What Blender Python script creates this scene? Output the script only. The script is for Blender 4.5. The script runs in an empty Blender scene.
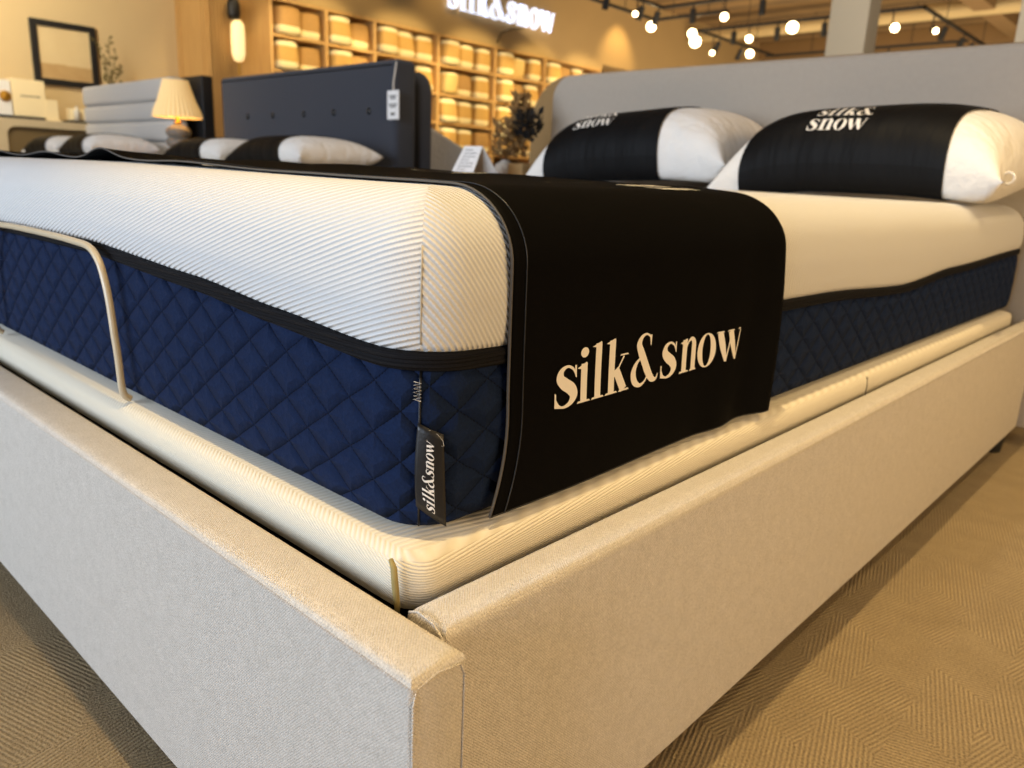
import bpy, bmesh, math, random
from mathutils import Vector, Matrix
random.seed(7)
PI = math.pi
SC = bpy.context.scene
COL = SC.collection

# ------------------------------------------------------------------ helpers
def lin(c):
    return tuple(((v/255)/12.92 if v/255 <= .04045 else ((v/255+.055)/1.055)**2.4) for v in c)+(1,)

def tag(o, label=None, cat=None, group=None, kind=None):
    if label: o['label'] = label
    if cat: o['category'] = cat
    if group: o['group'] = group
    if kind: o['kind'] = kind
    return o

def empty(name, loc=(0, 0, 0), label=None, cat=None, group=None, rz=0):
    o = bpy.data.objects.new(name, None); COL.objects.link(o)
    o.empty_display_size = .05
    o.location = loc; o.rotation_euler = (0, 0, rz)
    return tag(o, label, cat, group)

def link(name, me, mat=None, parent=None, smooth=False):
    if mat:
        for m in (mat if isinstance(mat, (list, tuple)) else [mat]):
            me.materials.append(m)
    if smooth:
        for p in me.polygons: p.use_smooth = True
    o = bpy.data.objects.new(name, me); COL.objects.link(o)
    if parent: o.parent = parent
    return o

class MB:
    """collects shapes of ONE part"""
    def __init__(s): s.v = []; s.f = []; s.uv = None; s.mi = []
    def add(s, v, f, mi=0):
        n = len(s.v); s.v += [tuple(p) for p in v]; s.f += [tuple(i+n for i in q) for q in f]; s.mi += [mi]*len(f)
        return s
    def box(s, x0, x1, y0, y1, z0, z1, bev=0, seg=2, mi=0, rot=None):
        bm = bmesh.new()
        bmesh.ops.create_cube(bm, size=1)
        for v in bm.verts:
            v.co = Vector(((x0+x1)/2+v.co.x*(x1-x0), (y0+y1)/2+v.co.y*(y1-y0), (z0+z1)/2+v.co.z*(z1-z0)))
        if bev > 0:
            bmesh.ops.bevel(bm, geom=list(bm.edges), offset=bev, segments=seg, profile=.5, affect='EDGES')
        if rot: bmesh.ops.transform(bm, matrix=rot, verts=bm.verts)
        s.bm(bm, mi); return s
    def bm(s, bm, mi=0):
        bm.verts.ensure_lookup_table()
        for i, v in enumerate(bm.verts): v.index = i
        s.add([v.co for v in bm.verts], [[v.index for v in f.verts] for f in bm.faces], mi); bm.free()
    def tube(s, pts, r, n=12, closed=False, cap=True, mi=0):
        pts = [Vector(p) for p in pts]; N = len(pts)
        rs = r if isinstance(r, (list, tuple)) else [r]*N
        vs = []; prev = None
        for i, p in enumerate(pts):
            if closed: t = pts[(i+1) % N]-pts[i-1]
            else: t = pts[min(i+1, N-1)]-pts[max(i-1, 0)]
            t.normalize()
            if prev is None:
                a = Vector((0, 0, 1)) if abs(t.z) < .9 else Vector((1, 0, 0))
                u = t.cross(a).normalized()
            else:
                u = (prev-t*prev.dot(t)).normalized()
            prev = u; w = t.cross(u)
            for k in range(n):
                a = 2*PI*k/n; vs.append(p+(u*math.cos(a)+w*math.sin(a))*rs[i])
        fs = []
        for i in range(N if closed else N-1):
            for k in range(n):
                a = i*n+k; b = i*n+(k+1) % n; c = ((i+1) % N)*n+(k+1) % n; d = ((i+1) % N)*n+k
                fs.append((a, b, c, d))
        if cap and not closed:
            fs.append(tuple(range(n))[::-1]); fs.append(tuple((N-1)*n+k for k in range(n)))
        s.add(vs, fs, mi); return s
    def lathe(s, prof, n=32, c=(0, 0, 0), mi=0, pleat=0, pn=0):
        vs = []
        for r, z in prof:
            for k in range(n):
                a = 2*PI*k/n; rr = r*(1+pleat*math.cos(pn*a))
                vs.append((c[0]+rr*math.cos(a), c[1]+rr*math.sin(a), c[2]+z))
        fs = []
        for i in range(len(prof)-1):
            for k in range(n):
                fs.append((i*n+k, i*n+(k+1) % n, (i+1)*n+(k+1) % n, (i+1)*n+k))
        if prof[0][0] > 1e-5: fs.append(tuple(range(n))[::-1])
        if prof[-1][0] > 1e-5: fs.append(tuple((len(prof)-1)*n+k for k in range(n)))
        s.add(vs, fs, mi); return s
    def prism(s, pts, axis, a0, a1, mi=0):
        """polygon pts (2d) extruded along axis 'x','y' or 'z'"""
        n = len(pts)
        def P(p, a): return {'x': (a, p[0], p[1]), 'y': (p[0], a, p[1]), 'z': (p[0], p[1], a)}[axis]
        v = [P(p, a0) for p in pts]+[P(p, a1) for p in pts]
        f = [tuple(range(n))[::-1], tuple(range(n, 2*n))]+[(i, (i+1) % n, n+(i+1) % n, n+i) for i in range(n)]
        s.add(v, f, mi); return s
    def build(s, name, mat=None, parent=None, smooth=False, bevel=0, autos=None, solid=0, fixn=True):
        me = bpy.data.meshes.new(name); me.from_pydata(s.v, [], s.f); me.update()
        if any(s.mi): me.polygons.foreach_set('material_index', s.mi)
        if fixn:
            b = bmesh.new(); b.from_mesh(me); bmesh.ops.recalc_face_normals(b, faces=b.faces); b.to_mesh(me); b.free()
        o = link(name, me, mat, parent, smooth or autos is not None)
        if solid:
            m = o.modifiers.new('s', 'SOLIDIFY'); m.thickness = solid; m.offset = 0
        if bevel:
            m = o.modifiers.new('b', 'BEVEL'); m.width = bevel; m.segments = 3; m.limit_method = 'ANGLE'; m.angle_limit = .6
            for p in me.polygons: p.use_smooth = True
            autos = .7
        if autos is not None:
            try: me.set_sharp_from_angle(angle=autos)
            except Exception: pass
        return o

def rrect(x0, x1, y0, y1, r, seg=8, step=None):
    """plan outline, counter-clockwise starting on the foot side"""
    P = []
    cs = [(x1-r, y0+r, -PI/2), (x1-r, y1-r, 0), (x0+r, y1-r, PI/2), (x0+r, y0+r, PI)]
    for i, (cx, cy, a0) in enumerate(cs):
        arc = [(cx+r*math.cos(a0+PI/2*k/seg), cy+r*math.sin(a0+PI/2*k/seg)) for k in range(seg+1)]
        P += arc
        if step:
            nx = cs[(i+1) % 4]; a1 = nx[2]
            q = (nx[0]+r*math.cos(a1), nx[1]+r*math.sin(a1)); p = arc[-1]
            L = math.hypot(q[0]-p[0], q[1]-p[1]); n = max(1, int(L/step))
            P += [(p[0]+(q[0]-p[0])*k/n, p[1]+(q[1]-p[1])*k/n) for k in range(1, n)]
    return P

def sweep(mb, rect, r, prof, step=.03, zf=None, cap_top=None, cap_bot=False, seg=8, dz=None):
    """prof: list of (inset, z); rings around a rounded rectangle"""
    x0, x1, y0, y1 = rect
    base = rrect(x0, x1, y0, y1, r, seg, step); n = len(base)
    cx, cy = (x0+x1)/2, (y0+y1)/2
    vs = []; fs = []
    nor = []
    for i in range(n):
        a = base[i-1]; b = base[(i+1) % n]; t = Vector((b[0]-a[0], b[1]-a[1])).normalized(); nor.append((t.y, -t.x))
    for ins, z in prof:
        rr = max(r-ins, .0)
        ring = rrect(x0+ins, x1-ins, y0+ins, y1-ins, max(rr, 1e-4), seg, None)
        for i in range(n):
            if ins <= r*.98:
                p = (base[i][0]-nor[i][0]*ins, base[i][1]-nor[i][1]*ins)
            else:
                # beyond the corner radius: clamp to inner rectangle
                k = ins-r*.98
                q = (base[i][0]-nor[i][0]*r*.98, base[i][1]-nor[i][1]*r*.98)
                X = max(x0+ins, min(x1-ins, q[0])); Y = max(y0+ins, min(y1-ins, q[1])); p = (X, Y)
            zz = z+(dz(p[0], p[1], z) if dz else 0)
            vs.append((p[0], p[1], zz))
    m = len(prof)
    for j in range(m-1):
        for i in range(n):
            fs.append((j*n+i, j*n+(i+1) % n, (j+1)*n+(i+1) % n, (j+1)*n+i))
    if cap_top: fs.append(tuple((m-1)*n+i for i in range(n)))
    if cap_bot: fs.append(tuple(range(n))[::-1])
    mb.add(vs, fs)
    return mb

# ------------------------------------------------------------------ materials
class NT:
    def __init__(s, name):
        s.m = bpy.data.materials.new(name); s.m.use_nodes = True
        s.t = s.m.node_tree; s.b = s.t.nodes['Principled BSDF']
        s.tc = s.t.nodes.new('ShaderNodeTexCoord')
    def n(s, typ, **k):
        nd = s.t.nodes.new(typ)
        for a, v in k.items(): setattr(nd, a, v)
        return nd
    def l(s, a, b): s.t.links.new(a, b)
    def math(s, op, a, b=None, c=None):
        nd = s.n('ShaderNodeMath', operation=op)
        for i, v in enumerate((a, b, c)):
            if v is None: continue
            if isinstance(v, (int, float)): nd.inputs[i].default_value = v
            else: s.l(v, nd.inputs[i])
        return nd.outputs[0]
    def xyz(s, out='Object'):
        nd = s.n('ShaderNodeSeparateXYZ'); s.l(s.tc.outputs[out], nd.inputs[0]); return nd.outputs
    def noise(s, scale, detail=2, vec=None, rough=.5):
        nd = s.n('ShaderNodeTexNoise'); nd.inputs['Scale'].default_value = scale; nd.inputs['Detail'].default_value = detail
        nd.inputs['Roughness'].default_value = rough
        s.l(vec if vec else s.tc.outputs['Object'], nd.inputs['Vector']); return nd.outputs['Fac']
    def mix(s, f, a, b):
        nd = s.n('ShaderNodeMix', data_type='RGBA')
        for i, v in ((0, f), (6, a), (7, b)):
            if isinstance(v, (int, float)): nd.inputs[i].default_value = v
            elif isinstance(v, tuple): nd.inputs[i].default_value = v
            else: s.l(v, nd.inputs[i])
        return nd.outputs[2]
    def bump(s, h, dist, strength=1):
        nd = s.n('ShaderNodeBump'); nd.inputs['Strength'].default_value = strength; nd.inputs['Distance'].default_value = dist
        s.l(h, nd.inputs['Height']); s.l(nd.outputs[0], s.b.inputs['Normal']); return nd
    def set(s, col=None, rough=None, metal=None, sheen=None, spec=None, sheen_tint=None):
        if col is not None:
            if isinstance(col, tuple): s.b.inputs['Base Color'].default_value = col
            else: s.l(col, s.b.inputs['Base Color'])
        if rough is not None: s.b.inputs['Roughness'].default_value = rough
        if metal is not None: s.b.inputs['Metallic'].default_value = metal
        if sheen is not None: s.b.inputs['Sheen Weight'].default_value = sheen
        if sheen_tint is not None: s.b.inputs['Sheen Tint'].default_value = sheen_tint
        if spec is not None: s.b.inputs['Specular IOR Level'].default_value = spec
        return s

def plain(name, rgb, rough=.6, metal=0, spec=.5, var=.12, scale=30, bump=0, sheen=0):
    t = NT(name); c = lin(rgb); d = tuple(v*(1-var) for v in c[:3])+(1,)
    f = t.noise(scale, 3)
    t.set(t.mix(f, c, d), rough, metal, sheen, spec)
    if bump: t.bump(t.noise(scale*4, 3), bump)
    return t.m

def glow(name, rgb, strength):
    t = NT(name); t.set(lin(rgb), .5)
    t.b.inputs['Emission Color'].default_value = lin(rgb); t.b.inputs['Emission Strength'].default_value = strength
    return t.m

def weave(name, rgb, rgb2, pitch=.0011, bump=.0005, rough=.85, sheen=.2, mott=60):
    t = NT(name); o = t.xyz()
    s = t.math('ADD', o[0], o[1]); k = 2*PI/pitch
    a = t.math('SINE', t.math('MULTIPLY', s, k)); b = t.math('SINE', t.math('MULTIPLY', t.math('SUBTRACT', o[2], t.math('MULTIPLY', o[1], .0)), k))
    d = t.math('SINE', t.math('MULTIPLY', t.math('SUBTRACT', o[0], o[1]), k))
    w = t.math('MULTIPLY', a, t.math('ADD', b, t.math('MULTIPLY', d, .5)))
    n = t.noise(520, 3, rough=.7); n2 = t.noise(mott, 3)
    w2 = t.math('ADD', t.math('MULTIPLY', w, .3), t.math('MULTIPLY', n, 1.6))
    f = t.math('ADD', t.math('SUBTRACT', t.math('ADD', t.math('MULTIPLY', n, 1.6), t.math('MULTIPLY', n2, .35)), .5), t.math('MULTIPLY', w, -.16))
    t.set(t.mix(f, lin(rgb), lin(rgb2)), rough, 0, sheen, .2)
    t.bump(w2, bump)
    return t.m

M = {}
M['linen'] = weave('frame_linen', (226, 218, 207), (168, 160, 148), pitch=.0026, bump=.0009)
M['deck'] = None
M['black_steel'] = plain('black_steel', (14, 13, 13), .5, .3)
M['black_plastic'] = plain('black_plastic', (12, 12, 13), .55)
M['beige_tube'] = plain('beige_enamel', (196, 180, 152), .3, .0, .6, .05)
M['grey_linen'] = weave('headboard_linen', (176, 166, 153), (152, 143, 131), pitch=.002)
M['black_cloth'] = None
M['white_pillow'] = None

# ribbed cover of the adjustable base
t = NT('ribbed_base_cover'); o = t.xyz()
k = 2*PI/.0022
ph = t.math('ADD', t.math('MULTIPLY', o[2], 1.0), t.math('MULTIPLY', t.math('ADD', o[0], t.math('MULTIPLY', o[1], -.22)), .35))
r = t.math('SINE', t.math('MULTIPLY', ph, k))
n = t.noise(300, 2)
t.set(t.mix(t.math('ADD', t.math('MULTIPLY', r, .22), .4), lin((222, 215, 198)), lin((192, 182, 160))), .85, 0, .15, .2)
t.bump(t.math('ADD', r, n), .00025)
M['deck'] = t.m

# white ribbed knit of the mattress
t = NT('ribbed_white_knit'); o = t.xyz()
foot = t.math('DIVIDE', t.math('SUBTRACT', o[2], t.math('MULTIPLY', o[0], .33)), 1.053)
side = t.math('DIVIDE', t.math('ADD', o[2], t.math('MULTIPLY', o[1], 1.35)), 1.68)
mk = t.math('GREATER_THAN', t.math('ADD', o[0], o[1]), 0.0)
q = t.math('ADD', t.math('MULTIPLY', foot, t.math('SUBTRACT', 1, mk)), t.math('MULTIPLY', side, mk))
r = t.math('SINE', t.math('MULTIPLY', q, 2*PI/.0042))
al = t.math('ADD', t.math('MULTIPLY', o[0], t.math('SUBTRACT', 1, mk)), t.math('SUBTRACT', t.math('MULTIPLY', o[2], .4), t.math('MULTIPLY', t.math('MULTIPLY', o[1], .7), mk)))
st = t.math('SINE', t.math('MULTIPLY', al, 2*PI/.0026))
h = t.math('ADD', r, t.math('MULTIPLY', st, t.math('ADD', .12, t.math('MULTIPLY', r, .13))))
t.set(t.mix(t.math('ADD', .5, t.math('MULTIPLY', r, .5)), lin((194, 193, 190)), lin((213, 212, 211))), .8, 0, .15, .25)
t.bump(h, .00055)
M['knit'] = t.m

# navy quilted border
t = NT('navy_quilted_fabric'); o = t.xyz()
wq = t.math('MULTIPLY', t.math('SUBTRACT', t.noise(28, 2), .5), .007)
u = t.math('ADD', t.math('ADD', o[0], o[1]), wq)
A = t.math('DIVIDE', t.math('SUBTRACT', o[2], t.math('MULTIPLY', u, .66)), .041)
B = t.math('DIVIDE', t.math('ADD', o[2], t.math('MULTIPLY', u, .66)), .041)
B = t.math('ADD', B, .70); A = t.math('ADD', A, .03)
sa = t.math('ABSOLUTE', t.math('SINE', t.math('MULTIPLY', A, PI))); sb = t.math('ABSOLUTE', t.math('SINE', t.math('MULTIPLY', B, PI)))
mn = t.math('MINIMUM', sa, sb)
puff = t.math('POWER', t.math('MINIMUM', t.math('MULTIPLY', mn, 1.25), 1.0), .75)
wr = t.noise(45, 3)
line = t.math('LESS_THAN', mn, .04)
dash = t.math('GREATER_THAN', t.math('SINE', t.math('MULTIPLY', u, 2*PI/.0036)), .1)
sd = t.math('MULTIPLY', line, dash)
fine = t.noise(900, 1)
base = t.mix(t.noise(500, 2), lin((24, 39, 69)), lin((13, 23, 46)))
t.set(t.mix(t.math('MULTIPLY', sd, .85), base, lin((8, 12, 28))), .85, 0, .0, .1)
t.bump(t.math('ADD', t.math('ADD', puff, t.math('MULTIPLY', wr, .8)), t.math('ADD', t.math('MULTIPLY', fine, .06), t.math('MULTIPLY', sd, -.35))), .0068)
M['quilt'] = t.m

# black zipper band
t = NT('black_band'); o = t.xyz()
r = t.math('SINE', t.math('MULTIPLY', o[2], 2*PI/.0032)); n = t.noise(900, 2)
t.set(t.mix(n, lin((12, 12, 14)), lin((27, 26, 29))), .8, 0, 0, .12)
t.bump(t.math('ADD', r, n), .0005)
M['band'] = t.m

# black velvety runner cloth
t = NT('black_cloth')
n = t.noise(1200, 2); w = t.noise(7, 2)
t.set(t.mix(n, lin((2, 2, 2)), lin((6, 5, 5))), .7, 0, 0, .05)
t.b.inputs['Sheen Tint'].default_value = lin((200, 160, 110)); t.b.inputs['Sheen Roughness'].default_value = .35
t.bump(t.math('ADD', n, t.math('MULTIPLY', w, 10)), .00025)
M['black_cloth'] = t.m
t = NT('black_pillow_satin')
w = t.noise(9, 3); n = t.noise(900, 1)
t.set(t.mix(n, lin((5, 5, 6)), lin((10, 10, 12))), .6, 0, 0, .14)
mp = t.n('ShaderNodeMapping'); mp.inputs['Scale'].default_value = (14, 5, 3); mp.inputs['Rotation'].default_value = (0, 0, .7); t.l(t.tc.outputs['Object'], mp.inputs[0])
t.bump(t.noise(1.2, 3, mp.outputs[0]), .012, .8)
M['satin'] = t.m

t = NT('white_pillow_cotton')
mp = t.n('ShaderNodeMapping'); mp.inputs['Scale'].default_value = (9, 16, 10); mp.inputs['Rotation'].default_value = (0, .3, .5); t.l(t.tc.outputs['Object'], mp.inputs[0])
n = t.noise(1.5, 4, mp.outputs[0])
t.set(t.mix(n, lin((224, 221, 216)), lin((212, 209, 204))), .8, 0, .1, .2)
t.bump(n, .02, .7)
M['cotton'] = t.m
M['print'] = plain('white_print', (226, 220, 210), .6, var=.04, scale=200)
M['dim_print'] = plain('grey_print', (120, 112, 100), .6, var=.04, scale=200)
M['brown_pipe'] = plain('brown_piping', (74, 60, 42), .6, var=.1, scale=200)
M['grey_pipe'] = plain('grey_piping', (74, 70, 66), .7, var=.1, scale=200)
M['seam_beige'] = plain('beige_seam', (176, 168, 154), .85, var=.1, scale=300)
M['thread'] = plain('white_thread', (210, 205, 195), .8, var=.1, scale=300)
M['tagcloth'] = plain('black_satin_label', (20, 19, 20), .4, var=.2, scale=100, bump=.0002)
M['ztag'] = plain('olive_zip_tape', (150, 134, 82), .8, var=.35, scale=120)

# carpet
t = NT('patterned_carpet'); o = t.xyz()
cw, ch = .078, .155
wx = t.math('MULTIPLY', t.math('SUBTRACT', t.noise(9, 1), .5), .02)
px = t.math('DIVIDE', t.math('ADD', t.math('ADD', o[0], t.math('MULTIPLY', o[1], .02)), wx), cw)
ix = t.math('FLOOR', px)
hs = t.math('MULTIPLY', t.math('FRACT', t.math('MULTIPLY', ix, .37)), 1.0)
py = t.math('ADD', t.math('DIVIDE', t.math('ADD', o[1], t.math('MULTIPLY', o[0], .55)), ch), hs)
iy = t.math('FLOOR', py)
cb = t.n('ShaderNodeCombineXYZ'); t.l(ix, cb.inputs[0]); t.l(iy, cb.inputs[1])
wn = t.n('ShaderNodeTexWhiteNoise', noise_dimensions='2D'); t.l(cb.outputs[0], wn.inputs['Vector'])
rnd = wn.outputs['Value']
def phase(deg):
    a = math.radians(deg)
    return t.math('ADD', t.math('MULTIPLY', o[0], -math.sin(a)), t.math('MULTIPLY', o[1], math.cos(a)))
par = t.math('MODULO', t.math('ABSOLUTE', t.math('ADD', ix, iy)), 2.0)
p1, p2, p3 = phase(74), phase(-74), phase(17)
q = t.math('ADD', t.math('MULTIPLY', p1, par), t.math('MULTIPLY', p2, t.math('SUBTRACT', 1, par)))
sel = t.math('GREATER_THAN', rnd, .74)
q = t.math('ADD', t.math('MULTIPLY', q, t.math('SUBTRACT', 1, sel)), t.math('MULTIPLY', p3, sel))
r = t.math('ADD', .5, t.math('MULTIPLY', t.math('SINE', t.math('MULTIPLY', q, 2*PI/.0058)), .5))
n = t.noise(330, 3, rough=.7); n2 = t.noise(5, 2)
amp = t.math('MULTIPLY', t.math('MULTIPLY', t.noise(14, 2), 1.15), r)
f = t.math('ADD', t.math('MULTIPLY', amp, .6), t.math('MULTIPLY', t.math('SUBTRACT', t.math('MULTIPLY', n, 2.2), .75), .75))
t.set(t.mix(f, lin((112, 94, 66)), lin((206, 181, 138))), .95, 0, .1, .1)
t.bump(t.math('ADD', amp, t.math('MULTIPLY', n, 2.4)), .0028)
M['carpet'] = t.m

# room materials
M['wall'] = plain('cream_wall', (214, 190, 146), .9, var=.08, scale=2)
M['tanwall'] = plain('tan_wall', (186, 156, 106), .9, var=.1, scale=2)
M['oak'] = None
t = NT('oak_veneer'); mp = t.n('ShaderNodeMapping'); mp.inputs['Scale'].default_value = (20, 20, 1.2); t.l(t.tc.outputs['Object'], mp.inputs[0])
n = t.noise(2, 5, mp.outputs[0])
t.set(t.mix(n, lin((214, 174, 112)), lin((178, 136, 80))), .55)
t.bump(n, .002)
M['oak'] = t.m
M['shelf_dark'] = plain('shelf_back', (110, 84, 52), .8, var=.15, scale=4)
t = NT('ceiling_deck'); o = t.xyz()
st = t.math('SINE', t.math('MULTIPLY', o[1], 2*PI/.6)); n = t.noise(1.5, 4)
t.set(t.mix(t.math('ADD', t.math('MULTIPLY', st, .3), n), lin((150, 120, 78)), lin((96, 76, 50))), .9)
M['ceil'] = t.m
M['column'] = plain('painted_column', (196, 186, 164), .8, var=.05, scale=2)
M['duct'] = plain('pale_duct', (196, 172, 124), .45, .3, var=.1, scale=3)
M['beam'] = plain('tan_beam', (140, 110, 70), .8, var=.15, scale=4)
t = NT('charcoal_upholstery'); n = t.noise(500, 2)
t.set(t.mix(n, lin((60, 63, 72)), lin((50, 53, 61))), .85, 0, .15, .2); t.bump(n, .0006)
M['charcoal'] = t.m
M['lightgrey'] = weave('pale_grey_linen', (200, 196, 190), (180, 176, 170), pitch=.003)
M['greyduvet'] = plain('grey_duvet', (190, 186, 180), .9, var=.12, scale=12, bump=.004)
M['tanfab'] = weave('tan_linen', (156, 126, 82), (132, 104, 64), pitch=.003)
M['stone'] = plain('travertine', (196, 180, 150), .6, var=.2, scale=9)
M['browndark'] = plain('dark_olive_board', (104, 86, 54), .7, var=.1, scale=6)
M['blackwood'] = plain('black_frame_wood', (26, 24, 24), .5, var=.1, scale=20)
M['gold'] = plain('gold_metal', (200, 150, 60), .3, .8, var=.1)
M['cream'] = plain('cream_paper', (236, 218, 176), .7, var=.05, scale=10)
M['whitecard'] = plain('white_card', (226, 224, 222), .6, var=.03, scale=10)
M['ceramic'] = plain('white_ceramic', (206, 202, 194), .35, var=.05)
M['greystone'] = plain('grey_ribbed_stone', (120, 116, 108), .6, var=.3, scale=25, bump=.003)
M['dryplant'] = plain('dried_brown_leaves', (138, 106, 62), .9, var=.4, scale=30)
M['darkplant'] = plain('dark_dried_leaves', (24, 20, 17), .9, var=.3, scale=30)
M['greenplant'] = plain('olive_leaves', (110, 96, 48), .8, var=.3, scale=30)
M['woodblock'] = plain('tan_woven_box', (176, 142, 92), .7, var=.2, scale=40, bump=.002)

# ------------------------------------------------------------------ lettering
def cat(pts, n=7):
    P = [Vector(p) for p in pts]; out = []
    for i in range(len(P)-1):
        p0 = P[max(i-1, 0)]; p1 = P[i]; p2 = P[i+1]; p3 = P[min(i+2, len(P)-1)]
        for k in range(n):
            u = k/n
            out.append(.5*((2*p1)+(-p0+p2)*u+(2*p0-5*p1+4*p2-p3)*u*u+(-p0+3*p1-3*p2+p3)*u**3))
    out.append(P[-1]); return out
def stroke(pts):
    """pts: (x, y, width) -> quads"""
    S = cat([(p[0], p[1], p[2]) for p in pts]); L = []
    for i, p in enumerate(S):
        t = (S[min(i+1, len(S)-1)]-S[max(i-1, 0)]); t = Vector((t.x, t.y)); t.normalize()
        w = max(p.z, .02)/2
        L.append(((p.x-t.y*w, p.y+t.x*w), (p.x+t.y*w, p.y-t.x*w)))
    return [[L[i][0], L[i][1], L[i+1][1], L[i+1][0]] for i in range(len(L)-1)]
def ring(cx, cy, a, b, c, d, n=28):
    o = [(cx+a*math.cos(2*PI*k/n), cy+b*math.sin(2*PI*k/n)) for k in range(n)]
    i = [(cx+c*math.cos(2*PI*k/n), cy+d*math.sin(2*PI*k/n)) for k in range(n)]
    return [[o[k], o[(k+1) % n], i[(k+1) % n], i[k]] for k in range(n)]
def disc(cx, cy, a, b, n=16): return [[(cx+a*math.cos(2*PI*k/n), cy+b*math.sin(2*PI*k/n)) for k in range(n)]]
def serif(x0, x1, y, h=.05): return [[(x0, y), (x1, y), (x1-.04, y+h), (x0+.04, y+h)]]
def stem(x0, x1, y0, y1):
    n = 4
    return [[(x0, y0+(y1-y0)*k/n), (x1, y0+(y1-y0)*k/n), (x1, y0+(y1-y0)*(k+1)/n), (x0, y0+(y1-y0)*(k+1)/n)] for k in range(n)]
def flag(x0, x1, y): return [[(x0-.13, y-.10), (x0+.02, y-.14), (x1, y), (x1-.04, y+.02)]]
GL = {}
GL['s'] = stroke([(.60, .74, .03), (.52, .90, .06), (.36, .985, .07), (.20, .90, .13), (.17, .72, .22), (.30, .56, .28), (.47, .42, .28), (.55, .24, .22), (.46, .07, .13), (.28, .0, .07), (.14, .05, .05), (.05, .22, .03)]) + [[(.57, .98), (.62, .98), (.63, .66), (.59, .70)], [(.02, .02), (.07, .02), (.06, .36), (.02, .38)], [(.02, .02), (.2, -.02), (.22, .03), (.03, .16)]]
GL['i'] = stem(.17, .39, .03, .97) + serif(.05, .52, -.01) + flag(.17, .39, .98) + disc(.28, 1.30, .14, .155)
GL['l'] = stem(.17, .39, .03, 1.50) + serif(.05, .52, -.01) + flag(.17, .39, 1.52)
GL['k'] = GL['l'] + stroke([(.40, .42, .05), (.56, .66, .05), (.74, .93, .05)]) + serif(.58, .92, .95, .04) + stroke([(.44, .62, .24), (.58, .36, .25), (.76, .03, .25)]) + serif(.56, .98, -.01, .05)
GL['&'] = (stroke([(.80, 1.16, .03), (.77, 1.36, .06), (.60, 1.47, .07), (.42, 1.40, .13), (.32, 1.18, .2), (.40, .95, .24), (.56, .66, .25), (.74, .33, .25), (.92, .10, .2), (1.10, .06, .08), (1.18, .2, .03)])
           + [[(.78, 1.42), (.84, 1.42), (.83, 1.04), (.79, 1.1)]]
           + stroke([(.44, .78, .04), (.24, .62, .12), (.13, .38, .2), (.2, .13, .2), (.42, .0, .1), (.64, .1, .06), (.80, .36, .05)]))
GL['n'] = stem(.17, .39, .03, .97) + serif(.05, .52, -.01) + flag(.17, .39, .98) + stroke([(.36, .72, .04), (.46, .90, .07), (.60, .96, .12), (.71, .86, .19), (.74, .70, .22), (.74, .36, .22), (.74, .03, .22)]) + serif(.56, .92, -.01)
GL['o'] = ring(.42, .49, .38, .53, .17, .49)
GL['w'] = stroke([(.10, .96, .22), (.24, .50, .23), (.38, .02, .1)]) + stroke([(.38, .0, .05), (.50, .45, .05), (.60, .92, .05)]) + stroke([(.56, .96, .22), (.70, .50, .23), (.84, .02, .1)]) + stroke([(.84, .0, .05), (.97, .45, .05), (1.08, .94, .05)]) + serif(-.06, .28, .95, .04) + serif(.40, .74, .95, .04) + serif(.95, 1.2, .95, .04)
GL['*'] = ring(.2, 0, .14, .16, .11, .13, 12) + stem(.16, .2, -.07, .08) + stroke([(.2, .07, .02), (.26, .04, .02), (.2, 0, .02)]) + stroke([(.2, 0, .02), (.25, -.07, .02)])
ADV = dict(s=.68, i=.55, l=.55, k=.95, n=.96, o=.84, w=1.18, **{'&': 1.2, '*': .4, ' ': .4})
def text_polys(s, track=.0, xs=None):
    """list of polygons in x-height units; returns polys, width"""
    out = []; x = 0
    for i, ch in enumerate(s):
        if ch != ' ':
            for p in GL[ch]: out.append([(a+(xs[i] if xs else x), b) for a, b in p])
        x += ADV[ch]+track
    return out, x
def letter_mesh(name, polys, fn, mat, parent, depth=0):
    mb = MB()
    for j, p in enumerate(polys):
        mb.add([fn(a, b, 0) for a, b in p], [tuple(range(len(p)))])
        if depth:
            n = len(p); v = [fn(a, b, depth) for a, b in p]+[fn(a, b, 0) for a, b in p]
            mb.add(v, [tuple(range(n))]+[(i, (i+1) % n, n+(i+1) % n, n+i) for i in range(n)])
    return mb.build(name, mat, parent, fixn=bool(depth))

# ------------------------------------------------------------------ setting
mb = MB(); mb.box(-9.6, 4.5, -5, 26, -.05, 0)
tag(mb.build('floor', M['carpet']), kind='structure')
mb = MB(); mb.box(-9.9, 4.5, -5, 26, 3.95, 4.05)
tag(mb.build('ceiling', M['ceil']), kind='structure')
mb = MB(); mb.box(-9.6, -9.35, -5, 4.18, 0, 3.95)
tag(mb.build('wall_left', M['wall']), kind='structure')
# protruding section: its near end carries a moulded panel, then slatted oak
mb = MB(); mb.box(-9.6, -8.62, 4.18, 5.0, 0, 3.95)
mb.box(-9.26, -9.22, 4.165, 4.18, .2, 3.7).box(-8.72, -8.68, 4.165, 4.18, .2, 3.7).box(-9.26, -8.68, 4.165, 4.18, 3.66, 3.7)
tag(mb.build('trim_1', M['oak']), kind='structure')
mb = MB()
y = 4.2
while y < 4.98:
    mb.box(-8.62, -8.585, y, y+.022, 0, 3.95); y += .042
tag(mb.build('trim_2', M['oak']), kind='structure')
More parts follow.
